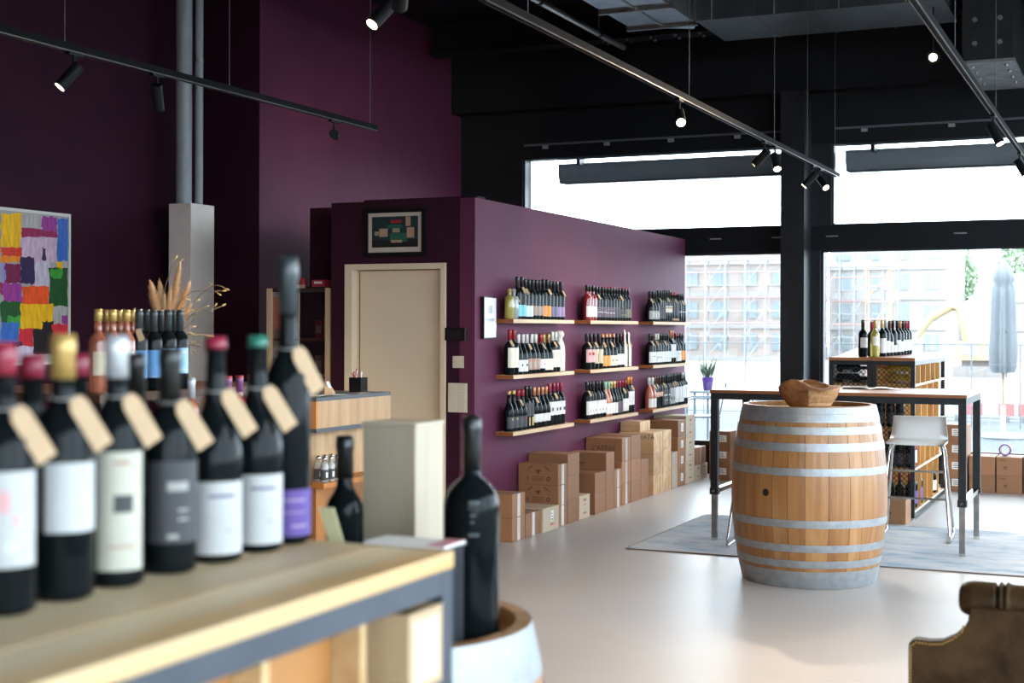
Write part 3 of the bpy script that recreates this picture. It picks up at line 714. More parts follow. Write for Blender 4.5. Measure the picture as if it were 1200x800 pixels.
XF = -4.03; XB = -4.362
LV = {1: ['only'], 2: ['lower', 'upper'], 3: ['bottom', 'middle', 'top'], 4: ['bottom', 'second', 'third', 'top']}
def stack(where, y0, y1, zs, kind='card', xf=XF, xb=XB, noun='box', **kw):
    n = len(zs); z = 0
    pk = kw.pop('prints', [None] * n); lk = kw.pop('labs', [None] * n)
    for k, z1 in enumerate(zs):
        lab = ('%s cardboard %s of the %s' % (LV[n][k], noun, where)) if kind != 'case' else ('%s pine wine case of the %s' % (LV[n][k], where))
        if n == 1: lab = lab.replace('only ', 'single ')
        carton(lab, xb, xf, y0, y1, z, z1, kind, print_=pk[k], lab=lk[k], **kw); z = z1
stack('nearest pair by the purple wall, beside the black bottle', 8.99, 9.215, [.168, .336], prints=[None, None])
stack('low row with tape, right of the nearest pair', 9.222, 9.505, [.172])
carton('low cardboard box with a white and green label on the floor', XB + .02, XF + .015, 9.51, 9.815, 0, .176, 'pale', lab=[('x', .1, .60, .055, .085, 'white'), ('x', .1, .42, .055, .018, 'green'), ('x', .1, .26, .055, .014, 'red')], tape=None)
stack('three-high stack with dark emblem print', 9.835, 10.02, [.157, .314, .472], prints=[None, 'emblem', 'emblem'])
stack('three-high stack right behind the emblem boxes', 10.028, 10.275, [.185, .360, .535], prints=['frontlines', 'frontlines', 'frontlines'], tape=None)
stack('low spot between the emblem stack and the next pair', 10.28, 10.505, [.186], 'pale', tape=None, prints=['frontlines'])
stack('pair with red-brown seals left of the tall seal stack', 10.617, 10.868, [.168, .334], tape=None, prints=['frontlines', 'frontlines'])
stack('tall stack with red-brown seals', 10.874, 11.072, [.160, .318, .478], tape=None, prints=['frontlines', 'frontlines', 'lines'])
stack('taped pair right of the seal stack', 11.078, 11.25, [.165, .322])
stack('stack printed with a dark name', 11.257, 11.482, [.185, .370, .570], prints=[None, None, "text:L'ASTRE"])
stack('tall stack right of the box with a printed name', 11.488, 11.752, [.180, .370, .576], prints=['frontlines'] * 3, tape=None)
stack('shorter pair left of the pale pine cases', 11.758, 11.965, [.177, .345], prints=['frontlines', 'frontlines'], tape=None)
stack('nearer pale pine column', 12.10, 12.36, [.172, .384, .560], 'case', prints=[None, None, 'up:TOREATA'])
stack('farther pale pine column', 12.366, 12.62, [.172, .384, .560], 'case')
carton('small pale pine box lying on top of the pine cases', XB, -4.17, 12.13, 12.42, .5615, .655, 'case')
stack('whitish pair right of the pine cases', 12.64, 12.82, [.178, .342], 'pale')
stack('stack with white stickers near the window', 12.828, 13.06, [.170, .330, .470, .632], tape=None, labs=[[('x', .1, .5, .07, .07, 'white')]] * 3 + [[('x', .1, .55, .07, .08, 'white')]], prints=[None, None, None, 'lines'])
stack('pale stack at the end of the purple wall', 13.075, 13.375, [.22, .44, .66], 'pale', prints=['frontlines'] * 3, tape=None)
stack('low row in the corner by the window, nearer', 13.385, 13.60, [.152], 'pale', prints=['frontlines'], tape=None)
stack('low row in the corner by the window, farther', 13.606, 13.82, [.152], 'pale', prints=['frontlines'], tape=None)
carton('cardboard box on top of the low corner row by the window', XB, XF, 13.40, 13.76, .1525, .325, 'card')
WG = 'boxes under the windows'
for k in range(3):
    carton('%s cardboard box of the stack behind the left table leg' % LV[3][k], -3.95, -3.735, 13.60, 13.86, .162 * k, .162 * (k + 1), 'card', tape=None, lab=[('y', .25, .55, .085, .065, 'white')], group=WG)
carton('upright pale box half hidden behind the barrel by the window', -3.70, -3.50, 13.72, 13.95, 0, .52, 'pale', tape=None, group=WG)
for k in range(4):
    carton('%s cardboard box of the four-high stack beside the bottle rack' % LV[4][k], -1.71, -1.49, 13.60, 13.93, .155 * k, .155 * (k + 1), 'card', tape=None, lab=[('y', .15, .55, .085, .065, 'white')], group=WG)
for c, (x0, x1) in enumerate(((-1.475, -1.245), (-1.235, -1.01), (-1.0, -.775))):
    for k in range(2):
        carton('%s cardboard box under the right window, %s column from the rack' % (LV[2][k], ORD[c]), x0, x1, 13.60, 13.92, .168 * k, .168 * (k + 1), 'card', tape=None, print_='lines', group=WG)
tp = thing('tape_roll', 'roll of violet-rimmed packing tape standing on the boxes by the window', 'tape roll', (-1.17, 13.75, .3372))
g = G(); n = 24; vs = []
for yy in (-.024, .024):
    for rr in (.055, .030):
        for k in range(n): a = 2 * PI * k / n; vs.append((math.cos(a) * rr, yy, .055 + math.sin(a) * rr))
fs = []
for k in range(n):
    k2 = (k + 1) % n
    fs += [(k, k2, n + k2, n + k), (2 * n + k, 3 * n + k, 3 * n + k2, 2 * n + k2), (k, 2 * n + k, 2 * n + k2, k2), (n + k, n + k2, 3 * n + k2, 3 * n + k)]
g.add(vs, fs); g.build('tape_ring', mat('violet_tape', (.16, .06, .30), .35), tp)
g = G(); vs = []
for yy in (-.0243, .0243):
    for rr in (.043, .0305):
        for k in range(n): a = 2 * PI * k / n; vs.append((math.cos(a) * rr, yy, .055 + math.sin(a) * rr))
g.add(vs, [(k, (k + 1) % n, n + (k + 1) % n, n + k) for k in range(n)] + [(2 * n + k, 3 * n + k, 3 * n + (k + 1) % n, 2 * n + (k + 1) % n) for k in range(n)])
g.build('paper_core', M_PAPER, tp)
carton('small cardboard box with an arrow print in front of the bottle rack', -1.93, -1.668, 11.12, 11.385, 0, .185, 'card', tape=None, print_='arrow', group='boxes by the rack')

# ------------------------------------------------------------------ barrels
def barrel(name, label, loc, H, r_end, r_mid, n_st, hoops, rz=0, bung=None, head_recess=.03, group=None, thick=.028):
    t = thing(name, label, 'barrel', loc, rz, group)
    def R(z):
        u = (z - H / 2) / (H / 2); return r_mid - (r_mid - r_end) * abs(u) ** 1.9
    rnd = random.Random(5)
    ws = [rnd.uniform(.75, 1.3) for _ in range(n_st)]; tot = sum(ws); a = 0
    nz = 12; zs = [H * k / nz for k in range(nz + 1)]
    for k in range(n_st):
        a0, a1 = a, a + 2 * PI * ws[k] / tot; a = a1
        gap = .0013 / r_mid; g = G(); vs = []
        na = 3
        for z in zs:
            ro = R(z)
            for i in range(na + 1):
                an = a0 + gap + (a1 - a0 - 2 * gap) * i / na
                dip = .0012 if i in (0, na) else 0
                vs.append(((ro - dip) * math.cos(an), (ro - dip) * math.sin(an), z))
            for i in range(na, -1, -1):
                an = a0 + gap + (a1 - a0 - 2 * gap) * i / na
                vs.append(((ro - thick) * math.cos(an), (ro - thick) * math.sin(an), z))
        m_ = 2 * (na + 1)
        fs = [(j * m_ + i, j * m_ + (i + 1) % m_, (j + 1) * m_ + (i + 1) % m_, (j + 1) * m_ + i) for j in range(nz) for i in range(m_)]
        g.add(vs, fs, 0, False); g.add(vs[:m_], [tuple(reversed(range(m_)))]); g.add(vs[-m_:], [tuple(range(m_))])
        g.build('stave', M_STAVE, t)
    for k, (z0, z1) in enumerate(hoops):
        g = G(); e = .0022
        g.lathe([(R(z0) + .0003, z0), (R(z0) + e, z0), (R((z0 + z1) / 2) + e + .0003, (z0 + z1) / 2), (R(z1) + e, z1), (R(z1) + .0003, z1)], 96, smooth=False)
        h = g.build('hoop', M_ZINC, t)
        an = math.radians(-118 + (k % 3) * 3) - rz
        g = G()
        for d_ in (-.035, .035):
            q = an + d_ / r_mid * 1.0; zc = (z0 + z1) / 2; rr = R(zc) + e
            c = Vector((math.cos(q), math.sin(q), 0))
            g.tube(c * rr + Vector((0, 0, zc)), c * (rr + .003) + Vector((0, 0, zc)), .006, 8)
        g.build('rivets', M_ZINC, h)
    zt = H - head_recess; ri = R(zt) - thick - .0005
    nb = 6; hd = None
    for k in range(nb):      # head boards
        x0 = -ri + 2 * ri * k / nb + .0006; x1 = -ri + 2 * ri * (k + 1) / nb - .0006
        pts_t = []; pts_b = []
        m_ = 5
        for i in range(m_ + 1):
            x = x0 + (x1 - x0) * i / m_; y = math.sqrt(max(0, ri * ri - x * x)); pts_t.append((x, y)); pts_b.append((x, -y))
        poly = pts_b + list(reversed(pts_t))
        G().prism(poly, zt - .022, zt, 'z').build('head_board', M_STAVE, t)
    G().tube((0, 0, head_recess - .0), (0, 0, head_recess + .02), R(.03) - thick - .001, 40).build('bottom_head', M_STAVE, t)
    if bung:
        an, z, rr = bung; c = Vector((math.cos(an - rz), math.sin(an - rz), 0)); p = c * (R(z)) + Vector((0, 0, z))
        G().tube(p - c * .012, p + c * .0022, rr, 22).build('bung_hole', mat('charred_hole', (.004, .003, .003), .9), t)
        g = G(); sd = c.cross(Vector((0, 0, 1)))
        g.path([p + c * .0015 + (sd * math.cos(q) + Vector((0, 0, 1)) * math.sin(q)) * (rr + .001) for q in [2 * PI * i / 24 for i in range(25)]], .0022, 6); g.build('hole_rim', mat('burnt_rim', (.05, .022, .01), .8), t)
    return t
HOOPS = [(1.010, 1.0455), (.961, 1.0085), (.892, .935), (.796, .843), (.657, .700), (.358, .402), (.217, .260), (.124, .167), (.064, .103), (.002, .0625)]
BX, BY = -1.845, 8.49
cdir = math.atan2(-BY, -BX)          # azimuth towards the camera
barrel('wine_barrel', 'large oak wine barrel with galvanised hoops standing before the high table', (BX, BY, .0008), 1.05, .392, .462, 25, HOOPS, .12,
       (cdir - math.asin(-(901 - 951) * 8.06 / 1650 / .462), .553, .019))
# rough root-wood bowl on the barrel
t = thing('wooden_bowl', 'rough brown root-wood bowl sitting on the big barrel', 'bowl', (-1.81, 8.33, 1.021), math.radians(24))
g = G(); rnd = random.Random(11); n = 36; vs = []
prof = [(.02, .0), (.09, .0), (.125, .035), (.155, .08), (.172, .125), (.176, .150), (.150, .150), (.13, .10), (.09, .06), (.0, .05)]
ph = [rnd.uniform(0, 6.28) for _ in range(6)]
for j, (r, z) in enumerate(prof):
    for i in range(n):
        a = 2 * PI * i / n
        wob = 1 + .05 * math.sin(2 * a + ph[0]) + .03 * math.sin(5 * a + ph[1]) + rnd.uniform(-.012, .012)
        top = max(0, (z - .07) / .08)
        zz = z + top * (.020 * math.sin(2 * a + ph[2]) + .016 * math.sin(3 * a + ph[3]) + rnd.uniform(-.006, .006))
        chip = -.02 * max(0, math.cos(a + 1.35)) ** 3 * (1 if .03 < z < .13 and j < 6 else 0)
        vs.append(((r * wob + chip) * math.cos(a), (r * wob + chip) * .82 * math.sin(a), zz))
fs = [(j * n + i, j * n + (i + 1) % n, (j + 1) * n + (i + 1) % n, (j + 1) * n + i) for j in range(len(prof) - 1) for i in range(n)]
g.add(vs, fs, 0, True); g.add(vs[:n], [tuple(reversed(range(n)))])
g.build('bowl_body', M_BOWL, t)
# raw broken patch on the near face, following the bowl's surface
def bowl_r(z):
    for (r0, z0), (r1, z1) in zip(prof[1:6], prof[2:6]):
        if z0 <= z <= z1: return r0 + (r1 - r0) * (z - z0) / (z1 - z0)
    return .176
g = G(); vs = []; n1, n2 = 18, 8
for j in range(n2):
    for i in range(n1):
        a = math.radians(-105 + 82 * i / (n1 - 1)); z = .012 + .125 * j / (n2 - 1)
        wob = 1 + .05 * math.sin(2 * a + ph[0]) + .03 * math.sin(5 * a + ph[1])
        edge_ = i in (0, n1 - 1) or j in (0, n2 - 1)
        chip = -.02 * max(0, math.cos(a + 1.35)) ** 3 * (1 if .03 < z < .13 else 0)
        rr = bowl_r(z) * wob + chip + (-.004 if edge_ else rnd.uniform(.003, .008))
        top = max(0, (z - .07) / .08)
        vs.append((rr * math.cos(a), rr * .82 * math.sin(a), z + top * (.020 * math.sin(2 * a + ph[2]) + .016 * math.sin(3 * a + ph[3]))))
g.add(vs, [(j * n1 + i, j * n1 + i + 1, (j + 1) * n1 + i + 1, (j + 1) * n1 + i) for j in range(n2 - 1) for i in range(n1 - 1)])
g.build('broken_bark', wood('split_wood', '8a5a34', 'd0a070', 12, (.3, 1, 1.5), .7, bump=.8), t)

# ------------------------------------------------------------------ rug
def rug_material():
    m = bpy.data.materials.new('vintage_rug'); m.use_nodes = True; t = m.node_tree; p = t.nodes['Principled BSDF']
    tc = t.nodes.new('ShaderNodeTexCoord'); mp = t.nodes.new('ShaderNodeMapping'); mp.inputs['Scale'].default_value = (1, 2.2, 1)
    n = t.nodes.new('ShaderNodeTexNoise'); n.inputs['Scale'].default_value = 2.6; n.inputs['Detail'].default_value = 12; n.inputs['Roughness'].default_value = .72
    r = t.nodes.new('ShaderNodeValToRGB'); e = r.color_ramp.elements
    e[0].position = .36; e[0].color = (.24, .33, .43, 1); e[1].position = .62; e[1].color = (.56, .56, .57, 1)
    k = e.new(.47); k.color = (.46, .49, .53, 1); k2 = e.new(.54); k2.color = (.55, .54, .54, 1)
    t.links.new(tc.outputs['Object'], mp.inputs[0]); t.links.new(mp.outputs[0], n.inputs[0]); t.links.new(n.outputs[0], r.inputs[0]); t.links.new(r.outputs[0], p.inputs['Base Color'])
    p.inputs['Roughness'].default_value = .9; p.inputs['Specular IOR Level'].default_value = .25
    return m
t = thing('rug', 'faded grey-blue vintage rug under the high table', 'rug', (-1.6, 10.03, 0.0004))
G().box(-1.61, 1.75, -.955, .955, 0, .007).build('rug_field', rug_material(), t)
hm = mat('rug_hem', (.17, .13, .12), .9)
G().box(-1.615, 1.755, -.968, -.9552, 0, .0075).build('hem', hm, t)
G().box(-1.615, 1.755, .9552, .962, 0, .0075).build('hem', hm, t)
rf = random.Random(3); g = G()
for k in range(150):
    y = -.95 + 1.9 * k / 149
    l = rf.uniform(.008, .03); g.box(-1.612 - l, -1.611, y - .003, y + .003, .0, .004)
stuff(g.build('fringe', mat('rug_fringe', (.55, .52, .48), .95), t))

# ------------------------------------------------------------------ high table
RUGZ = .0076
t = thing('high_table', 'high table with walnut top on telescopic dark steel legs', 'table', (-1.93, 10.11, RUGZ))
X0, X1, Y0, Y1, TH = -.87, .87, -.46, .46, 1.064
G().box(X0, X1, Y0, Y1, TH - .022, TH).build('table_top', M_TABLE, t, bev=.002)
g = G(); q = .045
g.box(X0 + .005, X1 - .005, Y0 + .005, Y0 + q, TH - .067, TH - .0225); g.box(X0 + .005, X1 - .005, Y1 - q, Y1 - .005, TH - .067, TH - .0225)
g.box(X0 + .005, X0 + q, Y0 + q + .001, Y1 - q - .001, TH - .067, TH - .0225); g.box(X1 - q, X1 - .005, Y0 + q + .001, Y1 - q - .001, TH - .067, TH - .0225)
g.build('apron_frame', M_DARKSTEEL, t)
for sx in (0, 1):
    for sy in (0, 1):
        lx = X0 + .005 if sx == 0 else X1 - .055; ly = Y0 + .005 if sy == 0 else Y1 - .055
        lg = G().box(lx, lx + .05, ly, ly + .05, .345, TH - .0675).build('leg', M_DARKSTEEL, t)
        G().box(lx + .006, lx + .044, ly + .006, ly + .044, .02, .3445).build('inner_tube', M_STEEL, lg)
        G().box(lx - .004, lx + .054, ly - .004, ly + .054, .325, .372).build('collar', M_DARKSTEEL, lg)
        G().tube((lx + .025, ly - .004, .35), (lx + .025, ly - .03, .35), .007, 8).build('clamp_bolt', M_STEEL, lg)
        G().tube((lx + .025, ly + .025, 0), (lx + .025, ly + .025, .0195), .021, 14).build('foot', M_CHROME, lg)
    lx = X0 + .01 if sx == 0 else X1 - .05
    G().box(lx, lx + .04, Y0 + .06, Y1 - .06, .335, .365).build('side_bar', M_CHROME, t)
# magazine on the table
t = thing('magazine', 'thin open magazine lying on the high table behind the bowl', 'magazine', (-1.80, 10.32, RUGZ + 1.0646), .15)
g = G()
for s in (-1, 1):
    vs = []
    for j, y in enumerate((-.13, .13)):
        for i in range(7): u = i / 6; vs.append((s * u * .20, y, .002 + .011 * math.sin(min(1, u * 1.2) * PI) * (1 - .35 * u)))
    g.add(vs + [(v[0], v[1], v[2] - .0025 if v[2] > .004 else 0) for v in vs], [(i, i + 1, 8 + i, 7 + i) if s > 0 else (i, 7 + i, 8 + i, i + 1) for i in range(6)] + [(14 + i, 21 + i, 22 + i, 15 + i) for i in range(6)], 0, True)
g.build('pages', M_PAPER, t)
g = G(); g.box(-.196, -.02, -.12, .12, .0145, .0148); g.build('printed_page', mat('dark_print', (.12, .10, .09), .5), t)

# ------------------------------------------------------------------ bar stools
def stool(label, loc, rz):
    t = thing('bar_stool', label, 'stool', loc, rz, 'white bar stools')
    # seat shell: local -y is the front
    W = .205; prof = [(-.20, .690), (-.19, .697), (-.10, .694), (.02, .690), (.10, .693), (.15, .705), (.178, .735), (.190, .79), (.198, .86)]
    g = G(); vs = []; k = len(prof); nx = 7
    for off in (0, -.011):
        for j, (y, z) in enumerate(prof):
            nrm = (0, 1) if j < 5 else (-.94, .3)
            for i in range(nx):
                u = -1 + 2 * i / (nx - 1); w_ = W * (1 - .10 * max(0, j - 5) / 3 - .06 * (j == 0))
                vs.append((u * w_, y - nrm[0] * off * (-1 if j >= 5 else 1) * -1 if j >= 5 else y, z + (off if j < 5 else off * .35) - .006 * (1 - u * u) * (1 if j < 5 else 0)))
    m_ = k * nx
    fs = []
    for j in range(k - 1):
        for i in range(nx - 1):
            q = (j * nx + i, j * nx + i + 1, (j + 1) * nx + i + 1, (j + 1) * nx + i); fs += [q, tuple(m_ + x for x in reversed(q))]
    for j in range(k - 1):
        for i in (0, nx - 1): fs.append((j * nx + i, (j + 1) * nx + i, m_ + (j + 1) * nx + i, m_ + j * nx + i))
    for i in range(nx - 1):
        fs += [(i, m_ + i, m_ + i + 1, i + 1), ((k - 1) * nx + i, (k - 1) * nx + i + 1, m_ + (k - 1) * nx + i + 1, m_ + (k - 1) * nx + i)]
    g.add(vs, fs, 0, True); g.build('seat_shell', M_WHITE, t)
    G().box(-.19, .19, -.197, -.185, .676, .683).build('ply_edge', wood('ply_edge', '8a5a3a', 'b98555', 20, (.1, 1, 1)), t)
    r = .0095
    for s in (-1, 1):
        pts = [(s * .155, -.06, .672), (s * .172, -.12, .662), (s * .185, -.14, .62), (s * .235, -.255, .06), (s * .238, -.262, .018), (s * .238, -.245, r), (s * .238, .245, r), (s * .238, .262, .018), (s * .235, .255, .06), (s * .185, .12, .62), (s * .172, .10, .660), (s * .155, .04, .672)]
        G().path(pts, r, 10).build('leg_frame', M_CHROME, t)
    G().tube((-.212, -.199, .30), (.212, -.199, .30), .008, 10).build('footrest', M_STEEL, t)
    G().tube((-.196, .150, .46), (.196, .150, .46), .008, 10).build('cross_bar', M_STEEL, t)
    G().box(-.16, .16, -.06, .04, .664, .672).build('seat_plate', M_STEEL, t)
    return t
stool('white bar stool with chrome sled legs beside the right table leg', (-1.487, 10.44, RUGZ), math.radians(4))
stool('white bar stool hidden behind the barrel, only chrome legs showing', (-2.375, 9.66, RUGZ), math.radians(183))

# ------------------------------------------------------------------ back rack with wire mesh
RX0, RXM, RX1, RY0, RY1, RH = -2.325, -1.986, -1.648, 11.425, 13.26, 1.277
def mesh_panel(x0, x1, z0, z1, y, parent):
    g = G(); dx, dz, th = .040, .020, .0026
    def seg(p, q):
        p = Vector(p); q = Vector(q); d = (q - p).normalized(); nn = Vector((-d.z, 0, d.x)) * th
        g.add([p + nn, q + nn, q - nn, p - nn], [(0, 1, 2, 3)])
        g.add([p + nn + Vector((0, .003, 0)), q + nn + Vector((0, .003, 0)), q - nn + Vector((0, .003, 0)), p - nn + Vector((0, .003, 0))], [(3, 2, 1, 0)])
    nx = int((x1 - x0) / dx); nz = int((z1 - z0) / dz)
    for i in range(nx + 1):
        for j in range(nz):
            x = x0 + dx * i + (dx / 2 if j % 2 else 0); z = z0 + dz * j
            for s in (-1, 1):
                x2 = x + s * dx / 2
                if x0 <= x <= x1 and x0 <= x2 <= x1: seg((x, y, z), (x2, y, z + dz))
    return stuff(g.build('wire_mesh', M_DARKSTEEL, parent))
SHZ = [.05, .385, .705, 1.05]
def rack(label, x0, x1, side):
    t = thing('bottle_rack', label, 'rack', ((x0 + x1) / 2, (RY0 + RY1) / 2, 0), 0, 'steel and pine bottle racks')
    ox, oy = (x0 + x1) / 2, (RY0 + RY1) / 2; hx, hy = (x1 - x0) / 2, (RY1 - RY0) / 2
    G().box(-hx, hx, -hy, hy, RH - .026, RH).build('rack_top', wood('rack_top_wood', '8a4d2a', 'b37548', 7, (.1, 1, 1), .35), t)
    p = .034
    for sx in (-1, 1):
        for sy in (-1, 1):
            xx = -hx if sx < 0 else hx - p; yy = -hy if sy < 0 else hy - p
            G().box(xx, xx + p, yy, yy + p, .012, RH - .0265).build('post', M_DARKSTEEL, t)
            G().tube((xx + p / 2, yy + p / 2, 0), (xx + p / 2, yy + p / 2, .0118), .014, 10).build('foot', M_STEEL, t)
    for (zz) in (RH - .061, .02):
        G().box(-hx + p, hx - p, -hy, -hy + p, zz, zz + .034).build('cross_rail', M_DARKSTEEL, t)
        G().box(hx - p, hx, -hy + p, hy - p, zz, zz + .034).build('cross_rail', M_DARKSTEEL, t)
        G().box(-hx, -hx + p, -hy + p, hy - p, zz, zz + .034).build('cross_rail', M_DARKSTEEL, t)
    for zz in SHZ:
        G().box(-hx + .003, hx - .003, -hy + p + .003, hy - p - .003, zz, zz + .018).build('shelf_board', M_RACKWOOD, t)
        G().box(hx - .0025, hx - .0005, -hy + p + .003, hy - p - .003, zz + .001, zz + .017).build('shelf_edge', M_WHITE if side else M_RACKWOOD, t)
    mesh_panel(-hx + p, hx - p, .06, RH - .065, -hy + .012, t)
    # back panel and upright dividers of pine
    G().box(-hx + .004, -hx + .014, -hy + p + .005, hy - p - .005, .07, RH - .065).build('inner_panel', M_RACKWOOD, t)
    if side:
        for lv, zz in enumerate(SHZ):
            ztop = (SHZ[lv + 1] if lv < 3 else RH - .064) - .003
            nd = [5, 6, 5, 6][lv]
            for k in range(1, nd):
                yy = -hy + p + (2 * hy - 2 * p) * k / nd
                G().box(-hx + .015, hx - .006, yy - .009, yy + .009, zz + .0185, ztop).build('divider', M_RACKWOOD, t)
    return t
ra = rack('left unit of the steel bottle rack with wire mesh front', RX0, RXM, False)
rb = rack('right unit of the steel bottle rack with open pine compartments', RXM + .003, RX1, True)
def lay(t, ang): t.rotation_euler = (0, PI / 2, ang)
# lying bottles in the top row behind the mesh
for k, (x, z) in enumerate(((-2.30, 1.107), (-2.30, 1.19))):
    b = thing('wine_bottle', '%s dark bottle lying behind the mesh in the left rack unit' % ('lower', 'upper')[k], 'bottle', (x + .022, 11.53, z), group='bottles in the rack')
    bottle_parts(b, B, .26, .036, 'dark', 'black', 'grey', (.2, .5)); b.rotation_euler = (0, PI / 2, 0)
for k, z in enumerate((1.106, 1.180)):
    b = thing('wine_bottle', '%s golden wine bottle lying behind the mesh in the right rack unit' % ('lower', 'upper')[k], 'bottle', (-1.676, 11.53, z), group='bottles in the rack')
    bottle_parts(b, B, .28, .036, 'gold', 'gold', 'cream', (.12, .45), az=PI, capfrac=.85); b.rotation_euler = (PI, PI / 2, 0); b.rotation_euler = (0, -PI / 2, 0)
# standing bottles behind the mesh on the lower rows
cfgs = [(1, .705, 'third shelf', (-1.925, -1.85, -1.775), 'black', None), (1, .385, 'second shelf', (-1.925, -1.85, -1.775, -1.70), 'black', 'plum'), (1, .05, 'lowest shelf', (-1.925, -1.85, -1.775, -1.70), 'red', None),
        (0, .705, 'third shelf', (-2.265, -2.19, -2.115, -2.04), 'black', None), (0, .385, 'second shelf', (-2.265, -2.19, -2.115, -2.04), 'violet', 'plum')]
for (unit, z, sn, xs, cap, lb) in cfgs:
    for k, x in enumerate(xs):
        b = thing('wine_bottle', 'dark bottle with %s cap behind mesh, %s from left, %s, %s rack unit' % (cap, ORD[k], sn, ('left', 'right')[unit]), 'bottle', (x, 11.505 + .004 * (k % 2), z + .0186), group='bottles in the rack')
        bottle_parts(b, B, .285, .036, 'dark', cap, lb or 'charcoal', (.1, .4), az=-PI / 2, tagaz=None, seg=14, capfrac=.8)
# a few bottles seen in the open side of the right unit
for k, (y, z, lb, h) in enumerate(((11.56, 1.0686, None, .0), (11.62, .4036, 'white', .285), (11.66, .0686, 'purple', .30), (11.95, .0686, 'purple', .295), (12.78, .0686, 'white', .25))):
    if h == 0: continue
    b = thing('wine_bottle', 'bottle with %s label in the open side of the rack, %s compartment %s' % (lb, ('', 'near upper', 'nearest lower', 'second lower', 'far lower')[k], 'row'), 'bottle', (-1.70, y + .04, z), group='bottles in the rack')
    bottle_parts(b, B, h, .036, 'redrose' if k == 1 else 'dark', 'black' if k != 1 else 'red', lb, (.1, .45), az=-.3)
# bottles standing on top of the rack
tops = [(-2.085, 11.60, B, .30, .037, 'dark', 'black', 'white', (.25, .52)), (-2.045, 11.78, B, .285, .036, 'dark', 'crimson', 'charcoal', (.15, .45)), (-1.975, 11.52, B, .295, .036, 'white', 'gold', 'cream', (.32, .56)),
        (-1.965, 11.80, B, .30, .036, 'dark', 'yellow', 'white', (.1, .5)), (-1.965, 11.98, B, .305, .036, 'dark', 'silver', 'white', (.1, .42)), (-1.965, 12.16, U, .295, .037, 'dark', 'brown', 'cream', (.1, .40)),
        (-1.965, 12.34, B, .30, .036, 'dark', 'black', 'white', (.1, .30)), (-1.955, 12.50, B, .30, .036, 'dark', 'black', 'white', (.1, .44)), (-1.955, 12.66, B, .30, .036, 'dark', 'copper', 'cream', (.1, .40)),
        (-1.955, 12.82, B, .30, .036, 'dark', 'black', 'white', (.12, .44)), (-1.955, 12.98, B, .30, .036, 'dark', 'crimson', 'white', (.12, .44)), (-1.955, 13.13, B, .30, .036, 'dark', 'crimson', 'cream', (.12, .44))]
for k, (x, y, kd, h, r, gl, cap, lb, lz) in enumerate(tops):
    b = thing('wine_bottle', '%s wine bottle with %s capsule and %s label on the rack top, %s from left' % ({'dark': 'dark', 'white': 'golden'}[gl], cap, lb, ORD[k]), 'bottle', (x, y, RH + .0006), group='bottles on top of the rack')
    bottle_parts(b, kd, h, r, gl, cap, lb, lz, az=-.75, half=1.2)

# ------------------------------------------------------------------ foreground counter
CZ = 1.18; CX1 = -.905; CX0 = -1.52; CY1 = 1.815; CY0 = -.70
t = thing('display_counter', 'oak display counter with dark steel frame in the left foreground', 'counter', (-1.2, .55, 0))
ox, oy = -1.2, .55
def cb(name, x0, x1, y0, y1, z0, z1, m, par=None, bev=0): return G().box(x0 - ox, x1 - ox, y0 - oy, y1 - oy, z0, z1).build(name, m, par or t, bev=bev)
nb = 5
for k in range(nb):      # top boards running along the counter
    x0 = CX0 + (CX1 - CX0) * k / nb + (.0005 if k else 0); x1 = CX0 + (CX1 - CX0) * (k + 1) / nb - (.0005 if k < nb - 1 else 0)
    cb('top_board', x0, x1, CY0, CY1, CZ - .024, CZ, M_COUNTER, bev=.002)
M_BLUESTEEL = mat('blue_grey_steel', (.095, .108, .130), .34, metal=.65, var=.15, vscale=6)
for (z0, z1) in ((1.122, 1.1555), (.972, 1.004), (.03, .062)):
    cb('long_rail', CX1 - .035, CX1 - .002, CY0, CY1 - .036, z0, z1, M_BLUESTEEL); cb('long_rail', CX0 + .002, CX0 + .035, CY0, CY1 - .036, z0, z1, M_BLUESTEEL)
    cb('end_rail', CX0 + .037, CX1 - .037, CY1 - .035, CY1 - .002, z0, z1, M_BLUESTEEL)
for (x, y) in ((CX1 - .036, CY1 - .035), (CX0 + .002, CY1 - .035), (CX1 - .036, CY0 + .002), (CX0 + .002, CY0 + .002)):
    cb('post', x, x + .034, y, y + .034, 0, 1.1555, M_BLUESTEEL)
cb('shelf_board', CX0 + .037, CX1 - .037, CY0 + .04, CY1 - .037, .985, 1.003, M_OAKH)
cb('back_panel', CX0 + .04, CX0 + .052, CY0 + .04, CY1 - .04, .065, 1.12, M_RACKWOOD)
for y in (1.563, 1.344, 1.10, .84, .58, .30):
    cb('divider', CX0 + .054, CX1 - .004, y - .007, y + .007, 1.0045, 1.1215, wood('counter_divider', 'b48a58', 'd8b888', 8, (1, .1, 1), .5))
for y0, y1 in ((1.353, 1.554), (1.109, 1.335), (.849, 1.09), (.589, .83), (.309, .57)):
    cb('drawer_front', CX1 - .060, CX1 - .046, y0, y1, 1.0045, 1.12, wood('drawer_wood', '9a6330', 'c08a4e', 6, (1, .1, 1), .5))
for y0, y1 in ((-.6, .2), (.21, 1.0), (1.01, 1.775)):
    cb('lower_panel', CX1 - .030, CX1 - .015, y0, y1, .065, .970, M_RACKWOOD)
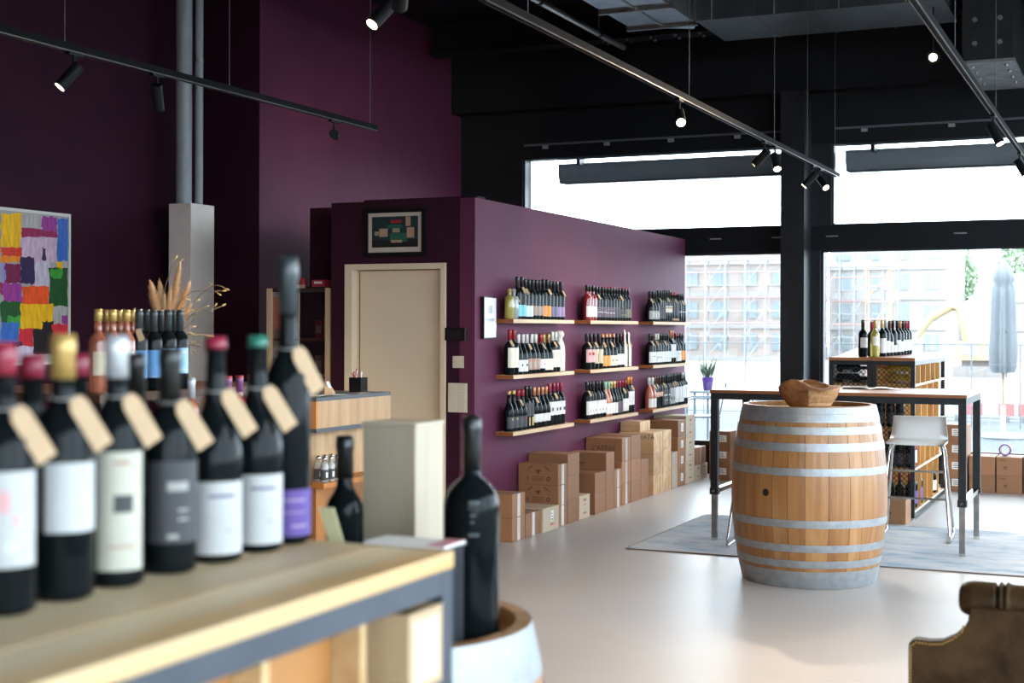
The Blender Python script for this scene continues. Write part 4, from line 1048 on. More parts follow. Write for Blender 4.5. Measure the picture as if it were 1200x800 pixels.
# open cardboard box in the last compartment
b = thing('open_box', 'open-topped pale cardboard box in the end compartment of the foreground counter', 'box', (-1.03, 1.722, 1.0042))
hx, hy, hh, th = .128, .0495, .108, .004
g = G(); g.box(-hx, hx, -hy, hy, 0, th); g.box(-hx, -hx + th, -hy, hy, th, hh); g.box(hx - th, hx, -hy, hy, th, hh); g.box(-hx + th, hx - th, -hy, -hy + th, th, hh); g.box(-hx + th, hx - th, hy - th, hy, th, hh)
g.build('box_shell', mat('kraft_board', (.52, .36, .21), .7, var=.05), b)
G().box(hx + .0003, hx + .001, -.040, .040, .01, hh - .01).build('pale_side', mat('kraft_side', (.62, .48, .36), .7), b)

# foreground bottles in a row
RX = -1.165; CAM = lambda x, y: math.atan2(-y, -x)
FT = dict(length=.064, width=.030, roll=.42)
CAPC.update({'grey': (.02, .022, .024)}); LABC['chalk'] = (.50, .50, .49)
LABC.update({'red': (.62, .30, .27), 'ivory': (.52, .50, .41)})
FG = [(1.205, B, .302, .037, 'dark', 'crimson', 'chalk', (.18, .53), 10, .95, .88, [('pink', .38, .46, .16, -.15), ('pink', .33, .37, .08, .2), ('pale blue', .24, .27, .2, .1)], 'dark bottle with crimson cap and red-marked white label, leftmost on the counter'),
      (1.300, B, .311, .037, 'dark', 'gold', 'chalk', (.26, .52), 22, .95, .83, [('beige', .36, .41, .12, .35)], 'dark bottle with gold capsule and square white label on the counter'),
      (1.395, B, .309, .0345, 'dark', 'silver', 'ivory', (.07, .54), 12, .88, .83, [('charcoal', .30, .37, .35, .05), ('brown', .49, .505, .3, 0), ('brown', .16, .17, .5, 0)], 'dark bottle with silver-white capsule and tall ivory label on the counter'),
      (1.500, B, .293, .0355, 'dark', 'black', 'charcoal', (.14, .50), 18, 1.1, .74, [('grey', .37, .41, .4, .0), ('grey', .16, .18, .2, -.2), ('grey', .24, .25, .2, .2), ('grey', .28, .29, .2, .2)], 'dark bottle with black capsule and charcoal label on the counter'),
      (1.600, U, .307, .0375, 'dark', 'crimson', 'chalk', (.04, .36), 14, 1.0, .945, [('slate', .29, .305, .5, 0), ('grey', .14, .15, .2, .3)], 'dark bottle with crimson wax top and wide white label on the counter'),
      (1.700, U, .308, .0375, 'dark', 'green', 'chalk', (.04, .36), 14, 1.0, .945, [('slate', .29, .305, .5, 0), ('grey', .14, .15, .2, .3)], 'dark bottle with green wax top and wide white label on the counter'),
      (1.7785, SL, .425, .0345, 'dark', 'teal', 'purple', (.03, .19), 20, 1.3, .80, [('lilac', .15, .16, .5, 0), ('lilac', .11, .115, .5, 0), ('lilac', .06, .07, .4, .2)], 'tall slim dark bottle with purple label at the end of the counter')]
for (y, kd, h, r, gl, cap, lb, lz, rel, half, cf, ex, label) in FG:
    b = thing('wine_bottle', label, 'bottle', (RX, y, CZ + .0006), group='tagged bottles on the foreground counter')
    az = CAM(RX, y) + math.radians(rel)
    fa = dict(FT)
    if kd == SL: fa['zt'] = .68; fa['length'] = .07
    bottle_parts(b, kd, h, r, gl, cap, lb, lz, az, half, cf, CAM(RX, y) + math.radians(38), 40, None, ex, fa)
for (y, cap, label) in ((1.365, 'crimson', 'dark bottle with crimson capsule behind the gold-capped bottle on the counter, left of it'), (1.446, 'crimson', 'dark bottle with crimson capsule between the gold and silver capped bottles, behind'), (1.562, 'black', 'dark bottle with black capsule behind the charcoal-label bottle on the counter')):
    b = thing('wine_bottle', label, 'bottle', (-1.272, y, CZ + .0006), group='second row on the foreground counter')
    bottle_parts(b, B, .284, .036, 'dark', cap, 'charcoal', (.1, .4), 0, 1.1, .90 if cap == 'crimson' else .74, None, 24)

# ------------------------------------------------------------------ foreground barrel with magnum, gift box, dark box
FBX, FBY, FBH = -1.31, 2.31, .955
barrel('display_barrel', 'small oak barrel with wide zinc hoop behind the foreground counter', (FBX, FBY, .0008), FBH, .286, .345, 20,
       [(.862, .9545), (.790, .835), (.62, .66), (.30, .335), (.12, .165), (.0, .09)], .3, None, .038)
HZ = FBH - .038 + .0015
b = thing('magnum_bottle', 'large dark magnum bottle standing on the foreground barrel', 'bottle', (-1.134, 2.345, HZ))
bottle_parts(b, B, .420, .052, 'dark', 'black', None, capfrac=.76, seg=48)
g = G()
for (z0, z1, a0, a1) in ((.262, .268, -.25, .15), (.240, .243, -.2, .0), (.228, .231, -.2, -.05), (.204, .209, -.25, .12)):
    g.lathe([(.0524, z0), (.0524, z1)], 6, a0 + CAM(-1.134, 2.345) + .15, a1 + CAM(-1.134, 2.345) + .15)
g.build('printed_lines', mat('grey_print', (.10, .11, .12), .5), b)
b = thing('gift_box', 'tall pale pine gift box standing on the foreground barrel', 'box', (-1.351, 2.4805, HZ))
G().box(-.059, .059, -.06, .06, 0, .387).build('box_body', M_PINE, b, bev=.002)
G().box(-.0605, .0605, -.0615, .0615, .3875, .396).build('sliding_lid', M_PINE, b)
b = thing('wine_bottle', 'dark long-necked bottle left of the pine gift box', 'bottle', (-1.4176, 2.365, HZ))
bottle_parts(b, B, .372, .0365, 'dark', 'black', None, capfrac=.78, seg=36)
b = thing('card', 'narrow pale yellow card leaning beside the long-necked bottle', 'card', (-1.315, 2.265, HZ))
g = G(); g.hexa([(-.016, 0, 0), (.014, .004, 0), (.014, .006, 0), (-.016, .002, 0)], [(-.089, -.016, .247), (-.059, -.012, .247), (-.059, -.010, .247), (-.089, -.014, .247)])
g.build('card_sheet', mat('yellow_card', (.80, .74, .42), .6), b)
b = thing('black_box', 'black upright box with a leaflet on top in front of the magnum', 'box', (-1.18, 2.2085, HZ))
G().box(-.078, .078, -.041, .041, 0, .196).build('box_body', mat('navy_black_card', (.008, .009, .014), .5, spec=.2), b, bev=.002)
lf = thing('leaflet', 'white and pink leaflet lying on the black upright box', 'leaflet', (-1.18, 2.2085, HZ + .1965))
G().box(-.082, .082, -.044, .044, 0, .003).build('cover_sheet', mat('dark_cover', (.03, .03, .035), .4), lf)
G().box(-.080, .080, -.042, .042, .0032, .0075).build('pages', M_PAPER, lf)
G().box(.045, .0805, -.0425, .0425, .0077, .0090).build('pink_corner', mat('pink_print', (.62, .25, .27), .5), lf)

# ------------------------------------------------------------------ mid-left display with rosé, blue-label bottles and bouquet
t = thing('display_stand', 'dark wooden display stand holding the rosé and blue-label bottles', 'stand', (-3.75, 4.7, 0))
DSW = wood('dark_stand_wood', '3a241a', '5a3a28', 7, (1, .1, 1), .5)
G().box(-.45, .42, -.80, .45, 1.232, 1.262).build('stand_top', DSW, t)
for (x, y) in ((-.44, -.79), (.37, -.79), (-.44, .40), (.37, .40)): G().box(x, x + .045, y, y + .045, 0, 1.2315).build('leg', M_DARKSTEEL, t)
G().box(-.43, .41, -.78, .44, .50, .52).build('lower_board', DSW, t)
R1, R2 = -3.40, -3.49
rows = [(R1, 3.972, 0), (R1, 4.049, 0), (R1, 4.124, 0), (R2, 4.123, 0), (R2, 4.194, 0), (R2, 4.267, 0), (R1, 4.195, 1), (R1, 4.28, 1), (R1, 4.366, 2), (R1, 4.439, 2), (R2, 4.352, 1), (R2, 4.434, 1), (R2, 4.519, 2)]
cnt = {}
for k, (x, y, kd) in enumerate(rows):
    rown = 'front' if x == R1 else 'rear'
    cnt[(rown, kd)] = cnt.get((rown, kd), 0) + 1
    o_ = ORD[cnt[(rown, kd)] - 1]
    lab = ['rosé bottle with gold capsule, %s in the %s row on the display stand', 'dark bottle with deep blue label, %s in the %s row on the display stand', 'dark bottle with sky blue label, %s in the %s row on the display stand'][kd] % (o_, rown)
    b = thing('wine_bottle', lab, 'bottle', (x, y, 1.2626), group='bottles on the display stand')
    az = CAM(x, y) + .25
    if kd == 0: bottle_parts(b, B, .300, .033, 'rose', 'gold', 'cream' if k else 'beige', (.22, .50), az, .8, .86, None, 24)
    elif kd == 1: bottle_parts(b, B, .303, .033, 'dark', 'teal', 'blue', (.16, .50), az, .95, .72, CAM(x, y) - .2 if k == 6 else None, 24, None, [('sky blue', .18, .48, .03, -.85), ('beige', .17, .18, .9, 0)])
    else: bottle_parts(b, B, .305, .033, 'dark', 'teal', 'sky blue', (.20, .52), az, .95, .72, None, 24, None, [('white', .45, .48, .6, 0), ('white', .24, .26, .6, 0)])
t = thing('display_step', 'low dark wooden table beside the display stand', 'table', (-3.15, 4.40, 0))
G().box(-.17, .05, -.32, .32, .985, 1.012).build('table_top', DSW, t)
for (x, y) in ((-.165, -.31), (.0, -.31), (-.165, .27), (.0, .27)): G().box(x, x + .045, y, y + .045, 0, .9845).build('leg', M_DARKSTEEL, t)
for k, (x, y) in enumerate(((-3.262 + .01, 4.18), (-3.238 + .03, 4.257), (-3.21 + .05, 4.335))):
    b = thing('wine_bottle', 'small rosé bottle with silver capsule below the sky blue labels, %s from left' % ORD[k], 'bottle', (x, y, 1.0126), group='bottles on the low table')
    bottle_parts(b, B, .300, .033, 'rose', 'silver', 'cream', (.2, .5), CAM(x, y), .8, .76, None, 20)
for k, (px_x, y) in enumerate(((-3.20, 4.40), (-3.20, 4.474), (-3.20, 4.548), (-3.20, 4.625))):
    b = thing('wine_bottle', 'dark bottle with red top and violet neck band, %s from left below the display stand' % ORD[k], 'bottle', (px_x, y, 1.0126), group='bottles on the low table')
    bottle_parts(b, B, .300, .033, 'redrose', 'violet', 'white', (.4, .6), CAM(px_x, y), .8, .80, None, 20, 'red')
# bouquet of dried pampas and twigs in a vase
t = thing('dried_bouquet', 'bouquet of dried pampas plumes and bare twigs in a dark vase', 'bouquet', (-3.93, 5.03, 1.2625))
G().lathe([(0, .004), (.045, 0), (.065, .03), (.07, .09), (.045, .15), (.032, .18), (.040, .20), (.036, .20), (.028, .18), (0, .17)], 28).build('vase', mat('dark_vase', (.03, .025, .025), .3), t)
rn = random.Random(21); rgt = Vector((.912, .41, 0)); fwd = Vector((-.41, .912, 0)); upv = Vector((0, 0, 1))
M_PAMP = mat('pampas', (.72, .47, .25), .9, rnd=.15); M_TWIG = mat('twig', (.16, .10, .055), .8); M_SEED = mat('dry_pod', (.55, .38, .17), .8)
def plume(dx, dz, dd, w_, L):
    g = G(); base = Vector((0, 0, .19)); tip = base + rgt * dx + upv * dz + fwd * dd
    ax = (tip - base)
    d = ax.normalized()
    st = tip - d * L
    for k in range(1100):
        u = rn.random(); p = st + d * (L * u)
        wd = w_ * (math.sin(PI * min(1, .15 + u * .85)) ** .6)
        a = rn.uniform(0, 2 * PI); side = (rgt * math.cos(a) + fwd * math.sin(a))
        q = p + side * wd * rn.uniform(.5, 1) + d * rn.uniform(.012, .035) + upv * rn.uniform(-.01, .01)
        nn = d.cross(side).normalized() * .0034
        g.add([p + nn, p - nn, q], [(0, 1, 2)])
    o = stuff(g.build('pampas_plume', M_PAMP, t))
    G().path([base * 1.0, base + ax * .35 + rgt * .005, st, st + d * L * .9], .0022, 5).build('stem', M_TWIG, t)
plume(-.062, .225, 0, .040, .17); plume(-.030, .225, .02, .034, .15); plume(.055, .315, .02, .036, .30); plume(.085, .225, .05, .042, .24); plume(.10, .13, 0, .028, .14); plume(.02, .20, .0, .026, .16); plume(-.005, .165, 0, .020, .09)
def twig(pts, pods=3):
    P = [Vector((0, 0, .19))] + [Vector((0, 0, .19)) + rgt * a + upv * b + fwd * c for a, b, c in pts]
    o = G().path(P, .002, 5, radii=[.0028 - .0018 * i / (len(P) - 1) for i in range(len(P))]).build('twig', M_TWIG, t)
    g = G()
    for k in range(pods):
        i = rn.randrange(1, len(P)); p = P[i] + (P[i - 1] - P[i]) * rn.random() * .8
        q = p + rgt * rn.uniform(.01, .05) + upv * rn.uniform(-.02, .03) + fwd * rn.uniform(-.02, .02)
        g.path([p, (p + q) / 2 + upv * .004, q], .0011, 4); d = (q - p).normalized()
        g.path([q, q + d * .007, q + d * .016, q + d * .021], .004, 6, 0, [.001, .0045, .0035, .0006])
    if pods: g.build('dry_pods', M_SEED, o)
twig([(.02, .08, 0), (.06, .16, .01), (.11, .205, .01), (.17, .21, 0), (.235, .20, 0)], 5)
twig([(.05, .06, 0), (.10, .12, 0), (.135, .175, 0), (.185, .225, .02), (.225, .235, .02)], 5)
twig([(.06, .05, .02), (.11, .10, .0), (.15, .13, .0), (.19, .115, 0), (.215, .11, 0)], 6)
twig([(.05, .02, 0), (.10, .055, 0), (.13, .09, 0)], 5); twig([(.05, -.005, 0), (.11, .02, 0), (.15, .015, 0)], 5); twig([(.06, -.03, 0), (.12, -.03, 0), (.155, -.04, 0)], 4)
twig([(.0, .12, 0), (-.01, .2, 0), (.02, .30, 0), (.042, .375, 0)], 2); twig([(-.06, .04, 0), (-.12, .055, 0), (-.17, .09, 0), (-.185, .13, 0)], 6); twig([(-.07, .05, .02), (-.13, .09, .02), (-.165, .075, 0)], 5)

# ------------------------------------------------------------------ reception desk
t = thing('reception_desk', 'oak reception desk with dark edging in front of the cream door', 'desk', (-4.70, 7.31, 0))
HX, HY = .39, .435
G().box(-HX, HX, -HY, HY, 1.078, 1.10).build('desk_top', mat('slate_top', (.06, .065, .075), .45), t)
G().box(HX - .022, HX - .002, -HY + .02, HY, .922, 1.0775).build('front_panel', M_OAK, t)
G().box(-HX, HX - .002, -HY, -HY + .019, .922, 1.0775).build('side_panel', wood('orange_lit_oak', 'a8642a', 'd08a3f', 7, (1, 1, .1), .5), t)  # warm light on this end is put into the orange colour
G().box(-HX, HX, -HY, HY, .898, .9215).build('edge_strip', mat('slate_top', (.06, .065, .075), .45), t)
G().box(HX - .13, HX - .11, -HY + .02, HY - .01, .612, .8975).build('lower_panel', M_OAK, t)
G().box(-HX + .05, HX + .05, -HY, HY - .01, .582, .6115).build('shelf', wood('orange_lit_oak', 'a8642a', 'd08a3f', 7, (1, 1, .1), .5), t)
G().box(-HX + .05, HX - .02, -HY + .03, HY - .03, .0, .5815).build('plinth', wood('plinth_oak', '7a4a22', 'a5692f', 7, (1, 1, .1), .5), t)
# small clear bottles with black labels on its lower shelf
k = 0
for (x, y) in ((-4.29, 6.93), (-4.29, 7.0), (-4.29, 7.07), (-4.355, 6.965), (-4.355, 7.035), (-4.355, 7.105)):
    b = thing('small_bottle', 'small clear bottle with black label on the desk shelf, %s of six' % ORD[k], 'bottle', (x, y, .6122), group='small clear bottles on the desk shelf'); k += 1
    r = .024; H = .145
    G().lathe([(0, .004), (r * .9, 0), (r, .006), (r, .095), (r * .7, .11), (.010, .118), (.010, .124), (0, .1245)], 16).build('glass_body', GL['clear'], b)
    G().lathe([(r * 1.02, .015), (r * 1.02, .075)], 16).build('paper_label', labm('charcoal'), b)
    G().lathe([(r * 1.03, .03), (r * 1.03, .06)], 6, -.6, .0).build('print', M_PAPER, b)
    G().lathe([(.0, .125), (.014, .126), (.017, .136), (.012, .148), (0, .15)], 14).build('stopper', mat('steel_cap', (.6, .6, .6), .15, metal=1), b)
# things on the desk
b = thing('tablet', 'black tilted screen standing on the reception desk', 'screen', (-4.66, 7.20, 1.1004), .35)
G().hexa([(-.012, -.11, .03), (.0, -.11, .03), (.0, .11, .03), (-.012, .11, .03)], [(-.06, -.11, .13), (-.048, -.11, .13), (-.048, .11, .13), (-.06, .11, .13)]).build('screen_panel', mat('screen_black', (.006, .006, .007), .15), b)
G().hexa([(-.07, -.04, 0), (.03, -.04, 0), (.03, .04, 0), (-.07, .04, 0)], [(-.03, -.03, .035), (-.015, -.03, .035), (-.015, .03, .035), (-.03, .03, .035)]).build('stand', mat('screen_black', (.006, .006, .007), .15), b)
b = thing('card_holder', 'small kraft holder with white cards on the reception desk', 'holder', (-4.47, 7.33, 1.1004), .3)
G().hexa([(-.05, -.045, 0), (.0, -.045, 0), (.0, .045, 0), (-.05, .045, 0)], [(-.045, -.04, .05), (-.02, -.04, .035), (-.02, .04, .035), (-.045, .04, .05)]).build('holder_body', M_KRAFT, b)
G().hexa([(-.030, -.03, .037), (-.022, -.03, .037), (-.022, .03, .037), (-.030, .03, .037)], [(-.044, -.028, .075), (-.040, -.028, .075), (-.040, .028, .075), (-.044, .028, .075)]).build('cards', M_PAPER, b)
b = thing('pen_cup', 'square black cup with red and silver pens on the reception desk', 'cup', (-4.46, 7.60, 1.1004))
g = G(); q = .042
g.box(-q, q, -q, q, 0, .004); g.box(-q, -q + .004, -q, q, .004, .092); g.box(q - .004, q, -q, q, .004, .092); g.box(-q + .004, q - .004, -q, -q + .004, .004, .092); g.box(-q + .004, q - .004, q - .004, q, .004, .092)
g.build('cup_body', mat('black_acrylic', (.008, .008, .009), .15), b)
rn = random.Random(4)
for k in range(9):
    x, y = rn.uniform(-.03, .02), rn.uniform(-.032, -.002); a = rn.uniform(-.014, .012)
    pen = G().tube((x, y, .006), (x + a, y + rn.uniform(-.012, .012), rn.uniform(.125, .15)), .0042, 8).build('pen', mat('red_pen', (.35, .02, .03), .3) if k % 3 else M_CHROME, b)
for k, (x, y, w_, l_, rz, h) in enumerate(((-4.45, 7.08, .10, .15, .2, .003), (-4.40, 7.24, .09, .13, -.3, .002), (-4.37, 7.47, .06, .16, .05, .004))):
    b = tag(G().box(-w_ / 2, w_ / 2, -l_ / 2, l_ / 2, 0, h).build('leaflet', mat('leaflet_grey', (.50, .48, .46), .5) if k < 2 else mat('leaflet_brown', (.30, .20, .17), .5), None, (x, y, 1.1004), 0, rz),
            ('pale leaflet nearest the camera on the reception desk', 'pale leaflet beside the card holder on the reception desk', 'brownish leaflet by the pen cup on the reception desk')[k], 'leaflet', 'leaflets on the desk')

# ------------------------------------------------------------------ glass cabinet in the niche
t = thing('glass_cabinet', 'tall glazed cabinet with pale wood edges in the dark niche', 'cabinet', (-5.87, 9.29, 0))
w2, d2_, H = .285, .19, 1.80
M_CABEDGE = wood('cabinet_edge', 'a3866a', 'c2a688', 8, (1, 1, .08), .5); M_CABIN = mat('cabinet_inside', (.020, .012, .012), .5)
for s in (-1, 1): G().box(-w2 if s < 0 else w2 - .046, -w2 + .046 if s < 0 else w2, -d2_, d2_, 0, H).build('side_panel', M_CABEDGE, t)
G().box(-w2 + .047, w2 - .047, d2_ - .012, d2_, .06, H - .03).build('back_panel', M_CABIN, t)
G().box(-w2 + .047, w2 - .047, -d2_ + .01, d2_ - .013, H - .028, H).build('top_panel', M_CABIN, t)
G().box(-w2 + .047, w2 - .047, -d2_ + .01, d2_ - .013, 0, .059).build('plinth', M_CABIN, t)
for z in (.45, .83, 1.13, 1.40): G().box(-w2 + .047, w2 - .047, -d2_ + .03, d2_ - .013, z, z + .016).build('shelf', M_CABEDGE if z in (1.13,) else wood('cab_shelf', '5a3a26', '7a5034', 8), t)
G().box(-w2 + .048, -.004, -d2_ + .012, -d2_ + .017, .062, H - .032).build('glass_door', M_CABGLASS, t)
G().box(.004, w2 - .048, -d2_ + .012, -d2_ + .017, .062, H - .032).build('glass_door', M_CABGLASS, t)
G().box(-.0035, .0035, -d2_ + .010, -d2_ + .0185, .062, H - .032).build('door_edge', M_CABEDGE, t)
cc = [((.30, .05, .04), 'brick red'), ((.42, .26, .05), 'ochre'), ((.06, .12, .05), 'dark green'), ((.20, .19, .18), 'grey'), ((.28, .10, .03), 'rust'), ((.45, .12, .04), 'orange')]
k = 0
for z in (.846, 1.146, 1.416):
    for x in (.05, .13, .20):
        c, nm = cc[k % 6]; hgt = .14 + .03 * (k % 3)
        b = thing('packaged_box', '%s package in the glass cabinet, %s of nine' % (nm, ORD[k]), 'package', (-5.87 + x, 9.36, z + .0005), group='packages in the glass cabinet'); k += 1
        G().box(-.032, .032, -.05, .05, 0, hgt).build('carton', mat('package_' + nm.replace(' ', '_'), c, .5), b)
        G().box(-.025, .025, -.0512, -.0502, hgt * .3, hgt * .7).build('print', mat('package_print', (.4, .36, .28), .5), b)
b = thing('red_box', 'flat red and white carton on top of the glass cabinet', 'box', (-5.75, 9.24, 1.8006))
G().box(-.055, .055, -.05, .05, .012, .065).build('carton', mat('red_carton', (.36, .03, .05), .4), b)
G().box(-.09, .10, -.06, .06, 0, .0115).build('tray', M_BLACK, b)
G().box(-.035, .035, -.0512, -.0502, .035, .052).build('print', M_PAPER, b)
b = thing('jar_set', 'crimson jar with pale label on top of the glass cabinet', 'jar', (-5.92, 9.24, 1.8006))
G().lathe([(0, 0), (.032, 0), (.034, .01), (.034, .06), (.022, .075), (.022, .085), (0, .086)], 18).build('jar_body', mat('crimson_jar', (.28, .02, .04), .25), b)
G().box(-.03, .045, -.046, -.036, .0, .028).build('label', M_CABEDGE, b)

# ------------------------------------------------------------------ framed pictures, devices on the door wall
t = thing('framed_print', 'small dark print in a black frame with cream mount above the door', 'picture', (-5.015, 9.079, 2.20))
W2, H2 = .257, .178
M_BF = mat('black_frame', (.006, .006, .006), .35)
g = G(); f = .033
g.box(-W2, W2, -.024, -.001, H2 - f, H2); g.box(-W2, W2, -.024, -.001, -H2, -H2 + f); g.box(-W2, -W2 + f, -.024, -.001, -H2 + f, H2 - f); g.box(W2 - f, W2, -.024, -.001, -H2 + f, H2 - f)
g.build('frame', M_BF, t)
G().box(-W2 + f, W2 - f, -.012, -.002, -H2 + f, H2 - f).build('mount', mat('cream_mount', (.50, .42, .36), .7), t)
# plain stand-in print: dark teal ground with soft colour fields, no figures
g = G(); x0, x1, z0, z1 = -.192, .192, -.108, .118; mm = [mat('print_dark_teal', (.012, .030, .032), .5), mat('print_red', (.34, .02, .02), .5), mat('print_green', (.02, .10, .07), .5), mat('print_brown', (.10, .045, .02), .5), mat('print_near_black', (.008, .007, .008), .5), mat('print_cream', (.30, .24, .17), .5)]
g.box(x0, x1, -.0140, -.0122, z0, z1, 0)
def fld(a, b_, c, d_, mi, lay=1): g.box(a, b_, -.0142 - .0003 * lay, -.0141, c, d_, mi)
fld(x0, x1, z0, z0 + .055, 4); fld(-.035, .055, .07, .092, 1); fld(-.06, .06, .03, .058, 2); fld(-.04, .10, -.07, -.005, 2, 2); fld(-.13, -.06, -.03, .03, 3, 2); fld(.10, .16, -.04, .035, 3, 2); fld(-.02, .04, .0, .03, 5, 3); fld(-.17, -.135, -.02, .01, 5, 2); fld(-.03, .06, -.075, -.055, 3, 3); fld(.09, .13, .045, .115, 3)
g.build('print_sheet', mm, t)
t = thing('door_intercom', 'black wall display panel beside the door frame', 'panel', (-4.515, 9.079, 1.457))
G().box(-.083, .083, -.026, -.0005, -.047, .047).build('housing', M_BF, t, bev=.004)
G().box(-.055, .045, -.0268, -.0262, -.03, .03).build('screen', mat('dim_screen', (.02, .015, .02), .1), t)
M_SWITCH = mat('ivory_switch', (.62, .54, .42), .4)
t = thing('light_switch', 'single ivory light switch on the shaded purple wall', 'switch', (-4.498, 9.079, 1.257))
G().box(-.044, .044, -.010, -.0005, -.043, .043).build('plate', M_SWITCH, t, bev=.002)
G().box(-.026, .026, -.014, -.0102, -.026, .026).build('rocker', M_SWITCH, t, bev=.002)
t = thing('switch_panel', 'ivory panel of six switches on the shaded purple wall', 'switch', (-4.502, 9.079, 1.0))
G().box(-.076, .076, -.010, -.0005, -.105, .105).build('plate', M_SWITCH, t, bev=.002)
for i in range(2):
    for j in range(3): G().box(-.066 + i * .068, -.004 + i * .068, -.014, -.0102, -.094 + j * .064, -.036 + j * .064).build('rocker', M_SWITCH, t, bev=.002)
t = thing('framed_notice', 'narrow framed white notice at the left end of the purple shelf wall', 'picture', (SW, 9.283, 1.577))
G().box(.0005, .028, -.108, .108, -.152, .152).build('frame', M_BF, t)
G().box(.0282, .0295, -.098, .098, -.143, .143).build('notice_sheet', mat('glossy_notice', (.82, .81, .80), .12), t)
g = G(); g.box(.0296, .0300, -.09, .06, -.022, -.004); g.box(.0296, .0300, -.05, .03, .03, .09); g.box(.0296, .0300, -.08, .08, -.085, -.08); g.box(.0296, .0300, -.08, .05, -.105, -.10)
g.build('notice_print', mat('notice_grey', (.42, .40, .42), .3), t)

# ------------------------------------------------------------------ big abstract painting
PY0, PY1, PZ0, PZ1 = 6.45, 8.545, 1.215, 2.372
t = thing('abstract_painting', 'large abstract painting of bright colour blocks in a white frame', 'painting', (XL + .001, PY0, PZ0))
g = G(); W, Hh = PY1 - PY0, PZ1 - PZ0; f = .022
g.box(0, .035, 0, W, 0, f); g.box(0, .035, 0, W, Hh - f, Hh); g.box(0, .035, 0, f, f, Hh - f); g.box(0, .035, W - f, W, f, Hh - f)
g.build('frame', mat('white_frame', (.66, .62, .56), .5), t)
G().box(.001, .022, f, W - f, f, Hh - f).build('canvas', mat('canvas_grey', (.40, .37, .36), .8), t)
C = dict(Y='f5b40f', G='aaa5a0', C='96204f', M='9a358a', B='3a69b8', P='cfaec4', R='d83a2a', O='f08a1e', W='c9bccc', V='33204a', D='1f4f22', L='3f9a38', E='ec5220', K='231a1c', X='d02a35', S='8f8fc0', T='7a1c48')
PATCH = [(0, 80, 92, 240, 'Y'), (95, 85, 188, 150, 'G'), (95, 150, 260, 190, 'C'), (188, 95, 260, 165, 'M'), (260, 105, 314, 302, 'B'), (90, 190, 258, 312, 'P'), (0, 238, 92, 282, 'R'), (0, 278, 92, 310, 'O'), (0, 310, 20, 402, 'S'),
         (18, 315, 92, 407, 'T'), (150, 305, 228, 432, 'W'), (88, 285, 152, 410, 'V'), (188, 240, 205, 300, 'V'), (222, 330, 314, 514, 'D'), (228, 338, 285, 380, 'L'), (258, 303, 288, 336, 'Y'), (0, 405, 34, 462, 'C'), (10, 410, 94, 492, 'M'),
         (95, 420, 220, 508, 'E'), (0, 490, 92, 592, 'D'), (28, 560, 90, 626, 'L'), (240, 515, 314, 598, 'G'), (90, 505, 240, 626, 'Y'), (0, 590, 84, 692, 'B'), (145, 620, 240, 742, 'K'), (188, 585, 240, 645, 'K'), (82, 620, 148, 702, 'X'), (238, 595, 314, 684, 'X'), (268, 650, 314, 772, 'O'), (285, 555, 314, 595, 'M'),
         (0, 690, 62, 775, 'G'), (60, 700, 147, 775, 'W'), (50, 680, 95, 705, 'V')]
more = []
for (a, b_, c, d_, k) in PATCH: more.append((a - 330, b_, c - 330, d_, {'Y': 'B', 'B': 'O', 'P': 'Y', 'D': 'X', 'X': 'D', 'E': 'L', 'K': 'E', 'M': 'W', 'T': 'Y'}.get(k, k)))
for (a, b_, c, d_, k) in PATCH[::2]: more.append((a - 640, b_, c - 640, d_, {'Y': 'E', 'G': 'D', 'D': 'M'}.get(k, k)))
rn = random.Random(8)
for li, (a, b_, c, d_, k) in enumerate(more + PATCH):
    def PT(cx, cy):
        px = cx / 4; py = 230 + cy / 4
        Y = 7.824 + .00893 * px - PY0; tt = 10.25 + .00815 * max(px, -40); z = 1.5 + (382.8 - py) / 1650 * tt - PZ0
        return min(max(Y, f), W - f), min(max(z, f), Hh - f)
    ring = []
    for (p, q, n) in (((a, d_), (c, d_), 5), ((c, d_), (c, b_), 5), ((c, b_), (a, b_), 5), ((a, b_), (a, d_), 5)):
        for i in range(n):
            u = i / n; ring.append(PT(p[0] + (q[0] - p[0]) * u + rn.uniform(-5, 5), p[1] + (q[1] - p[1]) * u + rn.uniform(-6, 6)))
    if max(r_[0] for r_ in ring) - min(r_[0] for r_ in ring) < .02: continue
    x = .0222 + .00006 * li
    G().add([(x, y, z) for y, z in ring], [tuple(range(len(ring)))]).build('colour_patch', mat('paint_' + k, C[k], .6, var=.22, vscale=14, stretch=(1, 3, .8)), t)

# ------------------------------------------------------------------ leather armchair (seen from behind)
t = thing('leather_armchair', 'brown leather armchair with brass nails and rolled back at lower right', 'armchair', (-.20, 4.55, 0))
ax, ay = -.20, 4.55
prof = [(-.430, .10), (-.430, .578), (-.412, .592), (-.37, .590), (-.335, .594), (-.300, .612), (-.275, .635), (-.262, .66), (-.258, .70), (.258, .70), (.262, .66), (.275, .635), (.300, .612), (.335, .594), (.37, .590), (.412, .592), (.430, .578), (.430, .10)]
G().prism(prof, -.30, -.245, 'y').build('back_panel', M_LEATHER, t, bev=.006)
G().box(-.312, .312, -.244, -.165, .302, .46).build('back_cushion', M_LEATHER, t, bev=.02)
